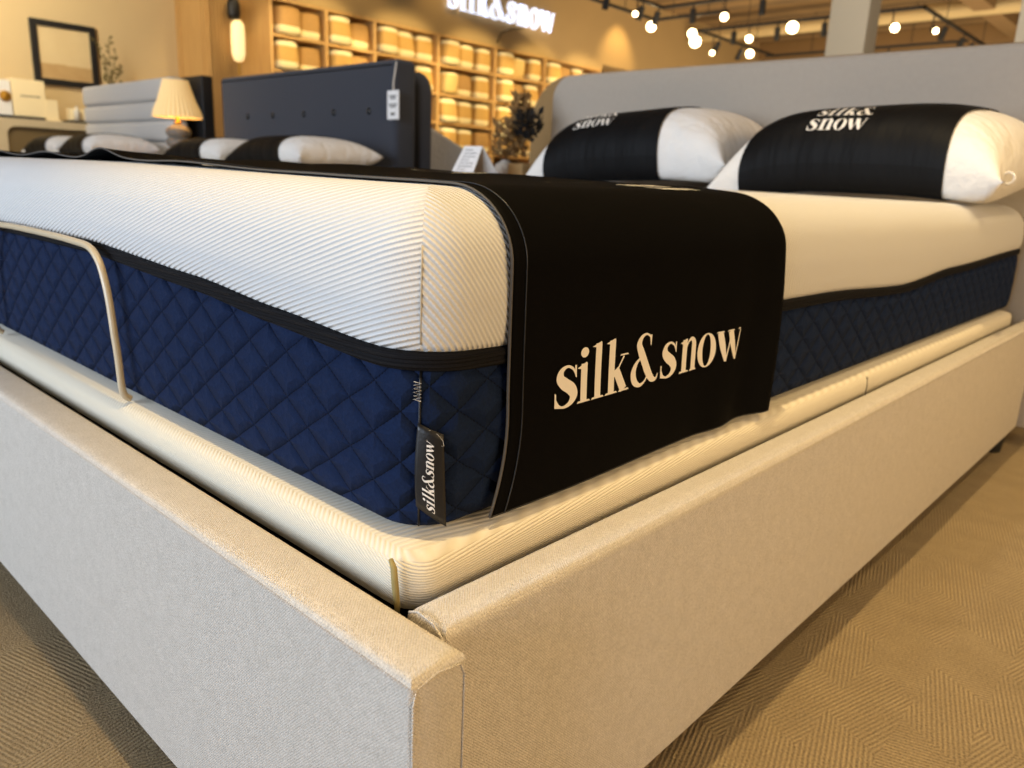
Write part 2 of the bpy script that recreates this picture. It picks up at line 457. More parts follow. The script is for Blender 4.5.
# upper wall over the shelves (holds the sign) and the wall beyond them
mb = MB(); mb.box(-9.6, -8.6, 5.0, 11.6, 2.66, 3.95); mb.box(-9.6, -9.1, 5.0, 11.6, 0, 2.66)
mb.box(-9.6, -8.6, 13.4, 26, 0, 3.95); mb.box(-9.6, -8.6, 11.6, 13.4, 2.74, 3.95)
mb.box(-9.75, -9.6, 11.6, 13.4, 0, 2.74)
tag(mb.build('wall_sign', M['tanwall']), kind='structure')
mb = MB(); mb.box(-9.6, 4.5, 26, 26.2, 0, 3.95)
tag(mb.build('wall_far', M['tanwall']), kind='structure')
# columns
for i, (x0, x1, y0) in enumerate([(-2.95, -2.58, 7.7), (-1.33, -.96, 7.7)]):
    mb = MB(); mb.box(x0, x1, y0, y0+.30, 0, 3.95, .01)
    tag(mb.build('trim_%d' % (3+i), M['column']), kind='structure')
# ceiling beams
nb = 5
for (x0, x1, y0, y1, z0, z1) in [(-8.6, 4.4, 9.2, 9.45, 3.6, 3.95), (-8.6, 4.4, 17.5, 17.8, 3.6, 3.95), (-3.4, -3.1, 5, 26, 3.55, 3.95)]:
    mb = MB(); mb.box(x0, x1, y0, y1, z0, z1, .01)
    tag(mb.build('trim_%d' % nb, M['beam']), kind='structure'); nb += 1

def duct(pts, r, label, mat=None):
    mb = MB(); mb.tube(pts, r, 16)
    # joint collars of the same pipe
    a, b = Vector(pts[0]), Vector(pts[1]); L = (b-a).length; d = (b-a)/L; k = 1.0
    while k < L:
        mb.tube([a+d*(k-.03), a+d*(k+.03)], r*1.06, 16); k += 1.8
    o = mb.build('ceiling_pipe', mat or M['duct'], smooth=False, autos=.6)
    return tag(o, label, 'pipe')
duct([(-8.5, 14.4, 3.62), (4.2, 14.4, 3.62)], .13, 'thick pale pipe running across the ceiling behind the left column')
duct([(-3.3, 11.6, 3.78), (4.2, 11.6, 3.78)], .07, 'thin shiny ceiling pipe nearest the front, right of the left column', M['duct'])
duct([(-2.9, 12.9, 3.80), (4.2, 12.9, 3.80)], .07, 'thin shiny ceiling pipe between the front pipe and the thick pipe', M['duct'])
duct([(-8.5, 19.5, 3.72), (4.2, 19.5, 3.72)], .10, 'farthest pale pipe under the ceiling near the far wall')

# ------------------------------------------------------------------ near bed: upholstered frame
FX0, FX1 = -1.60, .070
bed = empty('platform_bed', (-.765, 1.0, 0), 'large cream linen upholstered bed frame nearest the camera with low side rails', 'bed')
def child(mbuild, name, mat, root, **k):
    o = mbuild.build(name, mat, root, **k)
    o.matrix_parent_inverse = Matrix.Translation(root.location).inverted() if not root.rotation_euler.z else (Matrix.Translation(root.location) @ Matrix.Rotation(root.rotation_euler.z, 4, 'Z')).inverted()
    return o
def padded_panel(x0, x1, y0, y1, z0, z1, r, axis):
    """upholstered slab: rounded long top edges, crowned faces"""
    bm = bmesh.new(); bmesh.ops.create_cube(bm, size=1)
    for v in bm.verts: v.co = Vector(((x0+x1)/2+v.co.x*(x1-x0), (y0+y1)/2+v.co.y*(y1-y0), (z0+z1)/2+v.co.z*(z1-z0)))
    ed = [e for e in bm.edges if all(v.co.z > (z0+z1)/2 for v in e.verts)]
    bmesh.ops.bevel(bm, geom=ed, offset=r, segments=5, profile=.5, affect='EDGES')
    ed = [e for e in bm.edges if abs(e.verts[0].co.z-e.verts[1].co.z) > (z1-z0)*.5 or all(v.co.z < z0+.001 for v in e.verts)]
    bmesh.ops.bevel(bm, geom=ed, offset=.004, segments=2, profile=.5, affect='EDGES')
    mb = MB(); mb.bm(bm); return mb
fp = child(padded_panel(-1.63, .096, -.085, -.036, .054, .350, .011, 'x'), 'foot_panel', M['linen'], bed, autos=.9)
# seam welts on the end of the foot panel
mb = MB(); mb.tube([(.0965, -.0835, .06), (.0965, -.0835, .33), (.0955, -.080, .3395), (.0955, -.062, .3435), (.0965, -.043, .3415), (.0965, -.039, .332), (.0965, -.0385, .06)], .0007, 8)
s = child(mb, 'end_seam', M['linen'], bed, smooth=True)
def rail(side):
    xo, xi = (.068, .026) if side > 0 else (-1.598, -1.556)
    a, b = min(xo, xi), max(xo, xi)
    r1 = padded_panel(a, b, -.030, 2.095, .054, .350, .014, 'y')
    return r1
child(rail(1), 'side_rail', M['linen'], bed, autos=.9)
mb = MB(); mb.tube([(.028, -.0305, .335), (.030, -.031, .3455), (.040, -.0315, .3500), (.056, -.0315, .3480), (.065, -.031, .340), (.067, -.0305, .30)], .0010, 8)
child(mb, 'rail_seam', M['linen'], bed, smooth=True)
child(rail(-1), 'side_rail', M['linen'], bed, autos=.9)
# headboard: large slab with rounded upper corners
def headboard_mesh(x0, x1, y0, y1, z0, z1, r, bev=.018, seg=10):
    pts = [(x0, z0), (x1, z0)]
    for k in range(seg+1):
        a = PI/2*k/seg; pts.append((x1-r+r*math.cos(a), z1-r+r*math.sin(a)))
    for k in range(seg+1):
        a = PI/2+PI/2*k/seg; pts.append((x0+r+r*math.cos(a), z1-r+r*math.sin(a)))
    bm = bmesh.new(); vs = [bm.verts.new((p[0], y0, p[1])) for p in pts]; f = bm.faces.new(vs)
    e = bmesh.ops.extrude_face_region(bm, geom=[f])
    nv = [v for v in e['geom'] if isinstance(v, bmesh.types.BMVert)]
    for v in nv: v.co.y = y1
    ed = [e for e in bm.edges if abs(e.verts[0].co.y-e.verts[1].co.y) < 1e-5]
    bmesh.ops.bevel(bm, geom=ed, offset=bev, segments=4, profile=.5, affect='EDGES')
    mb = MB(); mb.bm(bm); return mb
child(headboard_mesh(-1.675, .145, 2.10, 2.20, .05, 1.052, .085), 'headboard', M['grey_linen'], bed, autos=.9)
def leg_mb(x, y, h=.054, s=.028):
    m = MB(); m.lathe([(s*.8, 0), (s*.85, .004), (s, h-.006), (s, h)], 20, (x, y, 0)); return m
for x, y in ((.035, 2.0), (.035, .03), (-1.57, .03), (-1.57, 2.0), (-.76, .03), (-.76, 2.0)):
    child(leg_mb(x, y), 'leg', M['black_plastic'], bed, autos=.6)

# ------------------------------------------------------------------ adjustable base under the mattress
base = empty('adjustable_base', (-.765, 1.0, .1), 'slim adjustable bed base in ribbed off white cover lying inside the cream frame', 'bed base')
def sag(x, y, z): return 0
mb = MB()
prof = [(.05, .3245), (.020, .325), (.008, .3275), (.001, .335), (0, .350), (.0005, .362), (.004, .370), (.014, .3745), (.05, .3755), (.3, .3755)]
def deckz(x, y, z):
    w = .0012*math.sin(x*31+y*9)+.001*math.sin(y*47+1)
    k = max(0, 1-abs(z-.345)/.03)
    return w*.5*k
sweep(mb, (-1.548, .020, -.023, 2.035), .03, prof, .03, cap_top=True, cap_bot=True, dz=deckz)
child(mb, 'padded_deck', M['deck'], base, autos=.9)
mb = MB(); mb.box(-1.50, -.004, .004, 2.0, .27, .3235, .004); child(mb, 'steel_frame', M['black_steel'], base, autos=.5)
mb = MB(); mb.box(-1.545, .018, -.018, -.008, .296, .3215, .002); mb.box(-.010, -.006, -.018, .03, .296, .321); child(mb, 'front_crossbar', M['black_steel'], base, autos=.5)
for x in (-1.3, -.15):
    for y in (.15, 1.85):
        mb = MB(); mb.lathe([(.02, 0), (.02, .27)], 14, (x, y, 0)); child(mb, 'leg', M['black_steel'], base, autos=.6)
# zipper tape at the corner
mb = MB(); mb.tube([(.000, -.0245, .3735), (.0055, -.0260, .369), (.0075, -.0262, .355), (.0085, -.0250, .338), (.007, -.0240, .328)], [.0018, .0026, .0028, .0024, .0016], 10)
child(mb, 'zipper_tape', M['ztag'], base, smooth=True)
# seam on the deck side
for (x, y0) in ((.0195, .935), ):
    mb = MB(); mb.tube([(x, y0, .337), (x+.0008, y0, .352), (x-.001, y0, .368)], .0011, 6); child(mb, 'cover_seam', M['grey_pipe'], base)
# retainer bar: bent enamelled tube
pts = [(-.5160, -.0070, .3800), (-.5155, -.0120, .3835), (-.5154, -.0150, .390), (-.5158, -.0158, .402), (-.518, -.016, .430), (-.522, -.0165, .460), (-.527, -.0165, .490),
       (-.5325, -.0165, .510), (-.542, -.0165, .531), (-.552, -.0165, .5425), (-.566, -.0165, .551), (-.585, -.0165, .5555), (-.62, -.0165, .5570)]
left = [(-1.53-p[0], p[1], p[2]) for p in pts][::-1]
full = cat(pts, 5)+cat([(-.66, -.0165, .558), (-.765, -.0165, .5585), (-.87, -.0165, .558)], 3)+cat(left, 5)
mb = MB(); mb.tube(full, .0042, 14); child(mb, 'retainer_bar', M['beige_tube'], base, smooth=True)

# ------------------------------------------------------------------ near mattress
mat_ = empty('mattress', (-.765, 1.0, .376), 'thick hybrid mattress with navy quilted border, black band and white ribbed knit top', 'mattress')
RECT = (-1.53, 0, 0, 2.088)
def bandz(x, y):
    """how far the black band wanders from its mean height"""
    if y < .06 and x < -.06:
        u = -x; pts = [(0, .0), (.06, .0), (.20, .009), (.34, .020), (.63, .033), (1.0, .033), (1.53, .02)]
    elif x > -.06:
        u = y; pts = [(0, 0), (.1, -.003), (.6, -.008), (.75, -.009), (1.12, -.021), (1.42, -.006), (2.09, .012)]
    else: return .0
    u = max(0, u)
    for (a, p), (b, q) in zip(pts, pts[1:]):
        if a <= u <= b:
            k = (u-a)/(b-a); return p+(q-p)*((.55*k+.45*k*k*(3-2*k)) if x < -.06 else (.25*k+.75*k*k*(3-2*k)))
    return pts[-1][1]
def topz(x, y):
    k = min(1, max(0, -x/.9)); k = k*k*(3-2*k)
    e = min(1, min(-x, x+1.53)/.25) if -1.53 < x < 0 else 0
    return .009*k
def mdz(x, y, z):
    b = bandz(x, y)
    if z < .505: k = max(0, (z-.39)/.115); return b*k
    if z < .526: return b
    k = max(0, 1-(z-.526)/.09); return b*k+topz(x, y)*(1-k)
mb = MB()
sweep(mb, RECT, .05, [(.06, .3765), (.022, .377), (.010, .379), (.003, .385), (.0005, .395), (-.001, .42), (-.0015, .45), (-.001, .48), (.0005, .50), (.003, .508), (.006, .511)], .02, cap_bot=True, dz=mdz)
child(mb, 'quilted_border', M['quilt'], mat_, smooth=True)
mb = MB()
sweep(mb, RECT, .05, [(.006, .509), (.001, .5095), (-.0022, .5112), (-.003, .514), (-.0015, .5165), (-.003, .519), (-.0022, .5225), (.001, .524), (.006, .5245)], .02, dz=mdz)
child(mb, 'zipper_band', M['band'], mat_, smooth=True)
r_ = .058; prof = [(.006, .523), (.001, .5255), (-.001, .530), (-.0025, .545), (-.0025, .560), (-.0015, .575), (0, .586)]
for k in range(1, 9):
    a = PI/2*k/8; prof.append((r_*(1-math.cos(a))*1.15, .586+r_*math.sin(a)))
prof += [(.10, .6445), (.16, .645), (.24, .645), (.34, .645), (.46, .645), (.6, .645), (.7, .645)]
mb = MB(); sweep(mb, RECT, .05, prof, .02, cap_top=True, dz=mdz)
child(mb, 'knit_cover', M['knit'], mat_, smooth=True)
# corner seams
def corner(ins, z): c = .05*(1-math.sqrt(.5))-.0; e = c+ins*math.sqrt(.5)+.0002; return (-e, e, z)
mb = MB(); mb.tube([corner(.003, .382), corner(-.0005, .40), corner(-.0025, .45), corner(-.0015, .50), corner(.003, .509)], .0009, 6)
child(mb, 'corner_seam', M['tagcloth'], mat_, smooth=True)
mb = MB(); mb.tube([corner(-.0016, .530), corner(-.0035, .56), corner(-.001, .586), corner(.002, .603)], .0007, 6)
child(mb, 'knit_seam', M['seam_beige'], mat_, smooth=True)
z = .502; mb = MB(); pz = []
for k in range(12):
    c = corner(-.0025, z); j = .0028*(1 if k % 2 else -1); pz.append((c[0]+j*.7-.001, c[1]+j*.7-.0015, z)); z -= .0014
mb.tube(pz, .0004, 5); child(mb, 'bar_tack', M['thread'], mat_)
# woven label at the corner: hangs at the seam, slightly curled
def lab(u, v):
    x = -.0136+u*(.0156+.002*v)+.0015*math.sin(PI*u)
    y = .0120+u*(.0125+.003*v)-.0012*math.sin(PI*u)-.0025*math.sin(v*PI*.9)*(1-u)
    zt = .4695-.008*u; zb = .4015-.0165*u
    return (x, y, zt+(zb-zt)*v)
mb = MB(); n = 12; vs = []
for j in range(n+1):
    for i in range(n+1): vs.append(lab(i/n, j/n))
mb.add(vs, [(j*(n+1)+i, j*(n+1)+i+1, (j+1)*(n+1)+i+1, (j+1)*(n+1)+i) for j in range(n) for i in range(n)])
lb = child(mb, 'woven_label', M['tagcloth'], mat_, smooth=True, solid=.0006)
P_, W_ = text_polys('silk&snow')
def labfn(a, b, d):
    v = .93-a/W_*.80; u = .60-b*.26+ .02; p = lab(u, v); return (p[0]+.0009, p[1]-.0007, p[2])
lt = letter_mesh('label_lettering', P_, labfn, M['print'], lb)
mb = MB(); mb.tube([lab(.45, .015), lab(.75, .02), lab(.97, .07), lab(.99, .12), lab(.9, .13)], .0004, 5); st_ = mb.build('label_stitch', M['thread'], lb)

# ------------------------------------------------------------------ black runner across the foot of the bed
def path_pt(s):
    """s metres along the runner from its hem on the right side; returns x,z and outward normal"""
    # straight drop
    L1 = .586-.3825
    if s < L1: return (.0048+.0020*max(0, 1-s/.1), .3825+s, 1, 0)
    s -= L1; R = .0598; La = R*PI/2
    if s < La:
        a = s/R; ca, sa = math.cos(a), math.sin(a)
        return (-r_*(1-ca)*1.15+.0048*ca, .586+r_*sa+.0026*sa, ca, sa)
    s -= La; x = -.0667-s
    lim = -1.53+r_
    if x > lim:
        return (x, .6466+topz(x, 0)+.0006*min(1, s/.05), 0, 1)
    s2 = lim-x
    if s2 < La:
        a = s2/R; return (lim-R*math.sin(a), .586+.0104+R*math.cos(a), -math.sin(a), math.cos(a))
    return (lim-R, .586+.0104-(s2-La), -1, 0)
LTOT = .2035+.0598*PI/2+(1.53-2*r_)+.0598*PI/2+.2
def runner_pt(s, t, lift=0):
    x, z, nx, nz = path_pt(s)
    y0, y1 = .0905, .578
    # the hems wander a little
    if s < .25:
        k = s/.25; y1 += -.012*(1-k)**2+.018*math.sin(min(1, k*1.05)*PI)*.8; y0 += -.021*max(0, 1-s/.085)**2
    y = y0+(y1-y0)*t
    o = 0
    if s < .27:       # soft vertical folds towards the right-hand hem
        kk = (1-s/.27)
        o += .0055*kk*math.sin(t*26+1.0)*max(0, (t-.55)/.45)**1.2*1.3
        o += .002*kk*math.sin(t*8)
        o += .004*kk*kk
    if s > .5 and t < .25:  # ripples where the near edge lifts off the mattress
        e = (1-t/.25)
        o += e*(.0135*math.exp(-((x+.81)/.055)**2)+.005*math.exp(-((x+1.05)/.07)**2)+.003*math.exp(-((x+.58)/.07)**2)+.004*math.exp(-((x+1.3)/.06)**2))
    if s > .27:
        o += .0052*min(1, (s-.27)/.09)*t*t
    if s > .45:
        xx = min(1, (s-.45)/.3); o += xx*(.0022+.0012*math.sin(x*23+t*5)+.0014*math.sin(t*16+x*3)+.006*(t*(1-t))*4*.6*xx)
    o += lift
    return (x+nx*o, y, z+nz*o)
runner = empty('bed_runner', (-.765, .34, .66), 'black cloth runner with white lettering draped across the foot of the navy mattress', 'bed runner')
NS, NTT = 260, 60; vs = []
for i in range(NS+1):
    # finer spacing near the visible drop
    f = i/NS; s = LTOT*(f**1.25)
    for j in range(NTT+1): vs.append(runner_pt(s, j/NTT))
mb = MB(); mb.add(vs, [(i*(NTT+1)+j, (i+1)*(NTT+1)+j, (i+1)*(NTT+1)+j+1, i*(NTT+1)+j+1) for i in range(NS) for j in range(NTT)])
ro = child(mb, 'cloth', M['black_cloth'], runner, smooth=True, solid=.0016)
mb = MB(); mb.tube([runner_pt(LTOT*k/240, -.0005, .0002) for k in range(0, 241)], .0011, 8)
child(mb, 'near_hem', M['grey_pipe'], runner, smooth=True)
mb = MB(); mb.tube([runner_pt(LTOT*k/240*.4, .032, .0012) for k in range(0, 241)], .0006, 6)
child(mb, 'hem_stitching', M['tagcloth'], runner, smooth=True)
mb = MB(); mb.tube([runner_pt(.0, k/60, .0) for k in range(61)], .0011, 8)
child(mb, 'lower_hem', M['tagcloth'], runner, smooth=True)
mb = MB(); mb.tube([runner_pt(.22*k/60, -.001, -.0004) for k in range(61)], .0010, 6)
child(mb, 'hem_piping', M['brown_pipe'], runner, smooth=True)
# side lettering: baseline z .459, x-height .037
sx = .0385; x0 = .146
measured = [.1455, .1755, .1965, .2175, .2615, .3170, .3535, .3915, .4340, .496]
XS = [(m-.142)/sx for m in measured]
polys = []
wid = {'s': .031/.63, 'i': .0215/.52, 'l': .0215/.52, 'k': .0425/.98, '&': .051/1.18, 'n': .0385/.92, 'o': .0405/.8, 'w': .060/1.2}
GAL = []
for i, ch in enumerate('silk&snow'):
    for p in GL[ch]: GAL.append([(measured[i]+a*wid[ch], b) for a, b in p])
hh = .0365
def sidefn(a, b, d):
    z = .4600+b*hh*(1.0 if b <= 1.0 else 1.0)
    z = .4600+(b*hh if b <= 1 else hh+(b-1)*hh*.82)
    return tuple(runner_pt_xyz(a, z))
def runner_pt_xyz(y, z):
    s = z-.3825; t = (y-.0905)/(.578-.0905); p = runner_pt(s, t, .0016); return (p[0], y, z)
letter_mesh('side_lettering', GAL, sidefn, M['print'], None).name = 'side_lettering'
sl = bpy.data.objects['side_lettering']; sl.parent = ro
P_ = [[(.492+a*.012, .497+b*.012) for a, b in p] for p in GL['*']]
o_ = letter_mesh('registered_mark', P_, lambda a, b, d: runner_pt_xyz(a, b), M['dim_print'], ro)
# lettering on the top of the runner, read from the right-hand side of the bed
def topfn(xc, y0, sc, flip=1):
    def f(a, b, d):
        y = y0+a*sc; x = xc-b*sc
        t = (y-.0905)/(.578-.0905); s = .2035+.0598*PI/2+(-.0667-x)
        p = runner_pt(s, t, .0018); return (p[0], y, p[2])
    return f
P1, w1 = text_polys('silk&'); P2, w2 = text_polys('snow')
letter_mesh('upper_top_lettering', [[(a*.95, b+1.75) for a, b in p] for p in P1], topfn(-.062, .40, .024), M['print'], ro)
letter_mesh('lower_top_lettering', [[(a*1.06, b) for a, b in p] for p in P2], topfn(-.062, .40, .024), M['print'], ro)
P3, w3 = text_polys('silk snow   silk snow', .15)
letter_mesh('small_lettering', P3, topfn(-.165, .32, .0055), M['dim_print'], ro)
letter_mesh('far_lettering', P1, topfn(-.45, .39, .034), M['print'], ro)

# ------------------------------------------------------------------ pillows
def pillow_pt(u, v, W, D, T, side, e=0, sk=.0):
    """u,v in -1..1; side +1 top, -1 bottom"""
    au, av = abs(u), abs(v)
    # outline: corners poke out, edges draw in
    X = u*W/2*(1-.075*(1-av**2)*0-.09*(1-av)**1.0*au**6*0.6)
    X = u*W/2*(1-.07*(1-av**4)*au**3)
    Y = v*D/2*(1-.08*(1-au**4)*av**3)
    h = T/2*max(0, (1-au**4.5))**.5*max(0, (1-av**3.0))**.52
    h *= 1+.015*math.sin(u*5+v*3)*sk
    if side < 0: h = math.tanh(h/(T*.19))*T*.29     # flattened where it lies
    ee = e*(1-av**10)
    droop = -.30*T*au**3*(.55-.45*v)*(1 if u < 0 else .45)
    return Vector((X, Y, side*(h+ee)+droop))
def build_pillow(name, loc, rz, tilt, W, D, T, label, group=None, sleeve=(-.62, .60), lettering=True, cat_='pillow', lt=0.0, roll=0, ly=-.80):
    root = bpy.data.objects.new(name, None); COL.objects.link(root); root.empty_display_size = .05
    root.location = loc; root.rotation_euler = (tilt, roll, rz)
    tag(root, label, cat_, group)
    N, K = 44, 28
    def grid(u0, u1, e, sides=(1, -1)):
        mb = MB()
        for sd in sides:
            vs = []
            for i in range(N+1):
                u = u0+(u1-u0)*i/N
                for j in range(K+1):
                    v = math.sin(PI/2*(-1+2*j/K)); p = pillow_pt(u, v, W, D, T, sd, e, 1)
                    vs.append(tuple(p))
            mb.add(vs, [(i*(K+1)+j, (i+1)*(K+1)+j, (i+1)*(K+1)+j+1, i*(K+1)+j+1) if sd > 0 else (i*(K+1)+j, i*(K+1)+j+1, (i+1)*(K+1)+j+1, (i+1)*(K+1)+j) for i in range(N) for j in range(K)])
        return mb
    mb = grid(-1, 1, 0); body = mb.build('pillow_body', M['cotton'], root, smooth=True, fixn=False)
    sl = []
    m = body.modifiers.new('w', 'WELD'); m.merge_threshold = .0008
    mb = grid(sleeve[0], sleeve[1], .004)
    # hug the side seams a little outside the pillow
    mb.v = [(x, y*1.022, z) for x, y, z in mb.v]
    sv = mb.build('sleeve', M['satin'], root, smooth=True, fixn=False)
    if lettering:
        def f(xc, vb, sc):
            # follow the curved front of the pillow by arc length
            tab = []; L = 0; prev = None
            for k in range(0, 241):
                v = -.97+1.9*k/240; q = pillow_pt(xc/(W/2), v, W, D, T, 1, .006, 1)
                if prev is not None: L += (Vector((q.y, q.z))-prev).length
                prev = Vector((q.y, q.z)); tab.append((v, L))
            base_ = next(l for v, l in tab if v >= vb)
            def g(a, b, d):
                tgt = base_+b*sc; v = tab[-1][0]
                for (v0, l0), (v1, l1) in zip(tab, tab[1:]):
                    if l0 <= tgt <= l1: v = v0+(v1-v0)*(tgt-l0)/max(1e-9, l1-l0); break
                X = xc+a*sc; u = X/(W/2)
                for _ in range(3):
                    q = pillow_pt(u, v, W, D, T, 1, .006, 1); u += (X-q.x)/(W/2)
                q = pillow_pt(u, v, W, D, T, 1, .0070, 1); return (q.x, q.y*1.026, q.z)
            return g
        sc = .034
        pp = [[(a*1.0-w1/2+.1, b+1.35) for a, b in p] for p in P1]+[[(a*1.12-w2/2*1.12+.0, b-.1) for a, b in p] for p in P2]
        letter_mesh('lettering', pp, f(lt, ly, sc), M['print'], sv)
    return root
GP = 'black sleeved pillows on the near bed'
pR = build_pillow('pillow', (-.300, 1.765, .745), -.05, .10, .70, .46, .245, 'white pillow in black lettered sleeve on the near bed, the right one of the pair', GP, sleeve=(-.74, .66), lt=-.03, ly=-.86)
pL = build_pillow('pillow', (-1.03, 1.835, .755), .07, .10, .72, .44, .255, 'white pillow in black lettered sleeve on the near bed, the left one of the pair', GP, sleeve=(-.74, .40), lt=-.10, roll=-.05)
# small loop on the right pillow's piping and a tag on the left one
mb = MB(); mb.tube([(.335+.012*math.cos(a), -.14, -.03+.012*math.sin(a)) for a in [2*PI*k/14 for k in range(14)]], .003, 8, closed=True)
mb.build('hanging_loop', M['cotton'], pR, smooth=True)

# ------------------------------------------------------------------ neighbouring beds
def simple_bed(name, x0, x1, y0, yh, top, matt, hb, label, duvet, frame_mat):
    root = empty(name, ((x0+x1)/2, (y0+yh)/2, 0), label, 'bed')
    child(padded_panel(x0-.04, x1+.04, y0-.04, y0, .06, .34, .012, 'x'), 'foot_panel', frame_mat, root, autos=.9)
    for a, b in ((x0-.04, x0), (x1, x1+.04)):
        child(padded_panel(a, b, y0+.002, yh-.004, .06, .34, .012, 'y'), 'side_rail', frame_mat, root, autos=.9)
    mb = MB(); mb.box(x0+.002, x1-.002, y0+.002, yh-.004, .24, .33); child(mb, 'slat_deck', M['black_steel'], root)
    for x in (x0+.03, x1-.03):
        for y in (y0+.06, yh-.1):
            child(leg_mb(x, y, .06), 'leg', M['black_plastic'], root, autos=.6)
    return root
def simple_mattress(x0, x1, y0, y1, z0, z1, label):
    mb = MB(); h = z1-z0
    sweep(mb, (x0, x1, y0, y1), .06, [(.02, z0), (.004, z0+.008), (0, z0+.03), (0, z1-.05), (.005, z1-.025), (.02, z1-.008), (.05, z1), (.2, z1)], .1, cap_top=True, cap_bot=True)
    root = empty('mattress', ((x0+x1)/2, (y0+y1)/2, z0), label, 'mattress')
    child(mb, 'mattress_body', M['cream_knit'], root, autos=.9)
    mb = MB(); zz = z0+(z1-z0)*.5
    sweep(mb, (x0, x1, y0, y1), .06, [(.002, zz-.006), (-.003, zz-.003), (-.003, zz+.003), (.002, zz+.006)], .1)
    child(mb, 'piping', M['band'], root, autos=.9)
    return root
M['cream_knit'] = plain('cream_knit', (236, 226, 204), .85, var=.06, scale=60, bump=.001)
# charcoal bed
CX0, CX1 = -4.33, -2.64
b2 = simple_bed('charcoal_bed', CX0+.07, CX1-.07, .03, 2.10, .6, None, None, 'charcoal upholstered bed with a tall button tufted headboard next to the near bed', None, M['charcoal'])
hb = headboard_mesh(CX0, CX1, 2.10, 2.235, .05, 1.182, .022, .03, 6)
hbo = child(hb, 'headboard', M['charcoal'], b2, autos=.9)
for x in (-4.013, -3.734, -3.419, -3.141, -2.845):
    mb = MB(); mb.lathe([(0, -.008), (.012, -.006), (.017, 0), (.012, .004), (0, .006)], 16); 
    b_ = mb.build('button', M['tagcloth'], hbo, smooth=True); pass
    b_.rotation_euler = (PI/2, 0, 0); b_.location = (x, 2.0985, .952)
tg = empty('hanging_price_tag', (-2.636, 2.06, .97), 'white paper tag hanging by a string on the charcoal headboard', 'tag')
mb = MB(); mb.box(-2.680, -2.594, 2.082, 2.086, .908, 1.038, .0015); child(mb, 'card', M['whitecard'], tg)
mb = MB(); mb.tube([(-2.637, 2.084, 1.036), (-2.640, 2.088, 1.08), (-2.634, 2.094, 1.13), (-2.634, 2.10, 1.165)], .0035, 6); child(mb, 'string', M['thread'], tg)
mb = MB()
for z, w in ((1.012, .026), (1.002, .02), (.975, .03), (.965, .022), (.935, .015), (.93, .015)): mb.box(-2.637-w, -2.637+w, 2.0812, 2.0822, z-.003, z+.003)
child(mb, 'printed_lines', M['grey_pipe'], tg)
simple_mattress(CX0+.09, CX1-.09, .06, 2.07, .335, .672, 'plain white mattress on the charcoal bed')
# pale channel headboard bed
GX0, GX1 = -6.60, -5.02
b3 = simple_bed('pale_grey_bed', GX0+.05, GX1-.05, .03, 2.10, .6, None, None, 'pale grey upholstered bed with a horizontally channelled headboard, farthest left of the beds', None, M['lightgrey'])
def channel_hb(x0, x1, y0, y1, zs):
    mb = MB()
    for a, b in zip(zs, zs[1:]): mb.box(x0, x1, y0, y1, a, b, .028, 4)
    return mb
child(channel_hb(GX0, GX1, 2.10, 2.22, [.05, .46, .642, .81, .951, 1.079, 1.228]), 'headboard', M['lightgrey'], b3, autos=.9)
simple_mattress(GX0+.09, GX1-.09, .06, 2.07, .335, .683, 'cream mattress on the pale grey bed with channelled headboard')
# headboard of the bed standing back to back with the pale grey one
bb = empty('back_to_back_bed', (-5.3, 3.3, 0), 'dark wooden bed standing back to back behind the pale grey bed', 'bed')
child(headboard_mesh(-6.3, -4.97, 2.30, 2.38, .0, 1.255, .01, .006, 3), 'headboard', M['blackwood'], bb, autos=.9)
for x in (-6.1, -4.85):
    mb = MB(); mb.box(x-.03, x+.03, 2.42, 4.4, .2, .34, .005); child(mb, 'side_rail', M['blackwood'], bb)
mb = MB(); mb.box(-6.13, -4.82, 2.40, 4.44, .34, .36); child(mb, 'deck', M['blackwood'], bb)
for x in (-6.0, -4.95):
    for y in (2.6, 4.2): child(leg_mb(x, y, .2), 'leg', M['blackwood'], bb)
# back to back charcoal bed with raised grey mattress
rb = empty('raised_head_bed', (-3.4, 3.5, 0), 'charcoal bed back to back behind the tufted one, grey mattress raised at the head', 'bed')
child(headboard_mesh(-4.28, -2.665, 2.265, 2.365, .05, 1.155, .10, .03, 8), 'headboard', M['charcoal'], rb, autos=.9)
child(padded_panel(-4.24, -4.2, 2.434, 4.45, .06, .34, .012, 'y'), 'side_rail', M['charcoal'], rb, autos=.9)
child(padded_panel(-2.74, -2.70, 2.434, 4.45, .06, .34, .012, 'y'), 'side_rail', M['charcoal'], rb, autos=.9)
for x in (-4.2, -2.75):
    for y in (2.6, 4.3): child(leg_mb(x, y, .06), 'leg', M['black_plastic'], rb)
mb = MB(); ztop = [(2.38, .915), (2.46, .90), (2.60, .845), (2.78, .775), (2.86, .69), (3.2, .655), (4.4, .65)]
zb = [(4.4, .42), (3.2, .43), (2.98, .50), (2.38, .56)]
mb.prism(ztop+zb, 'x', -4.17, -2.77)
child(mb, 'raised_mattress', M['greyduvet'], rb, bevel=.02)
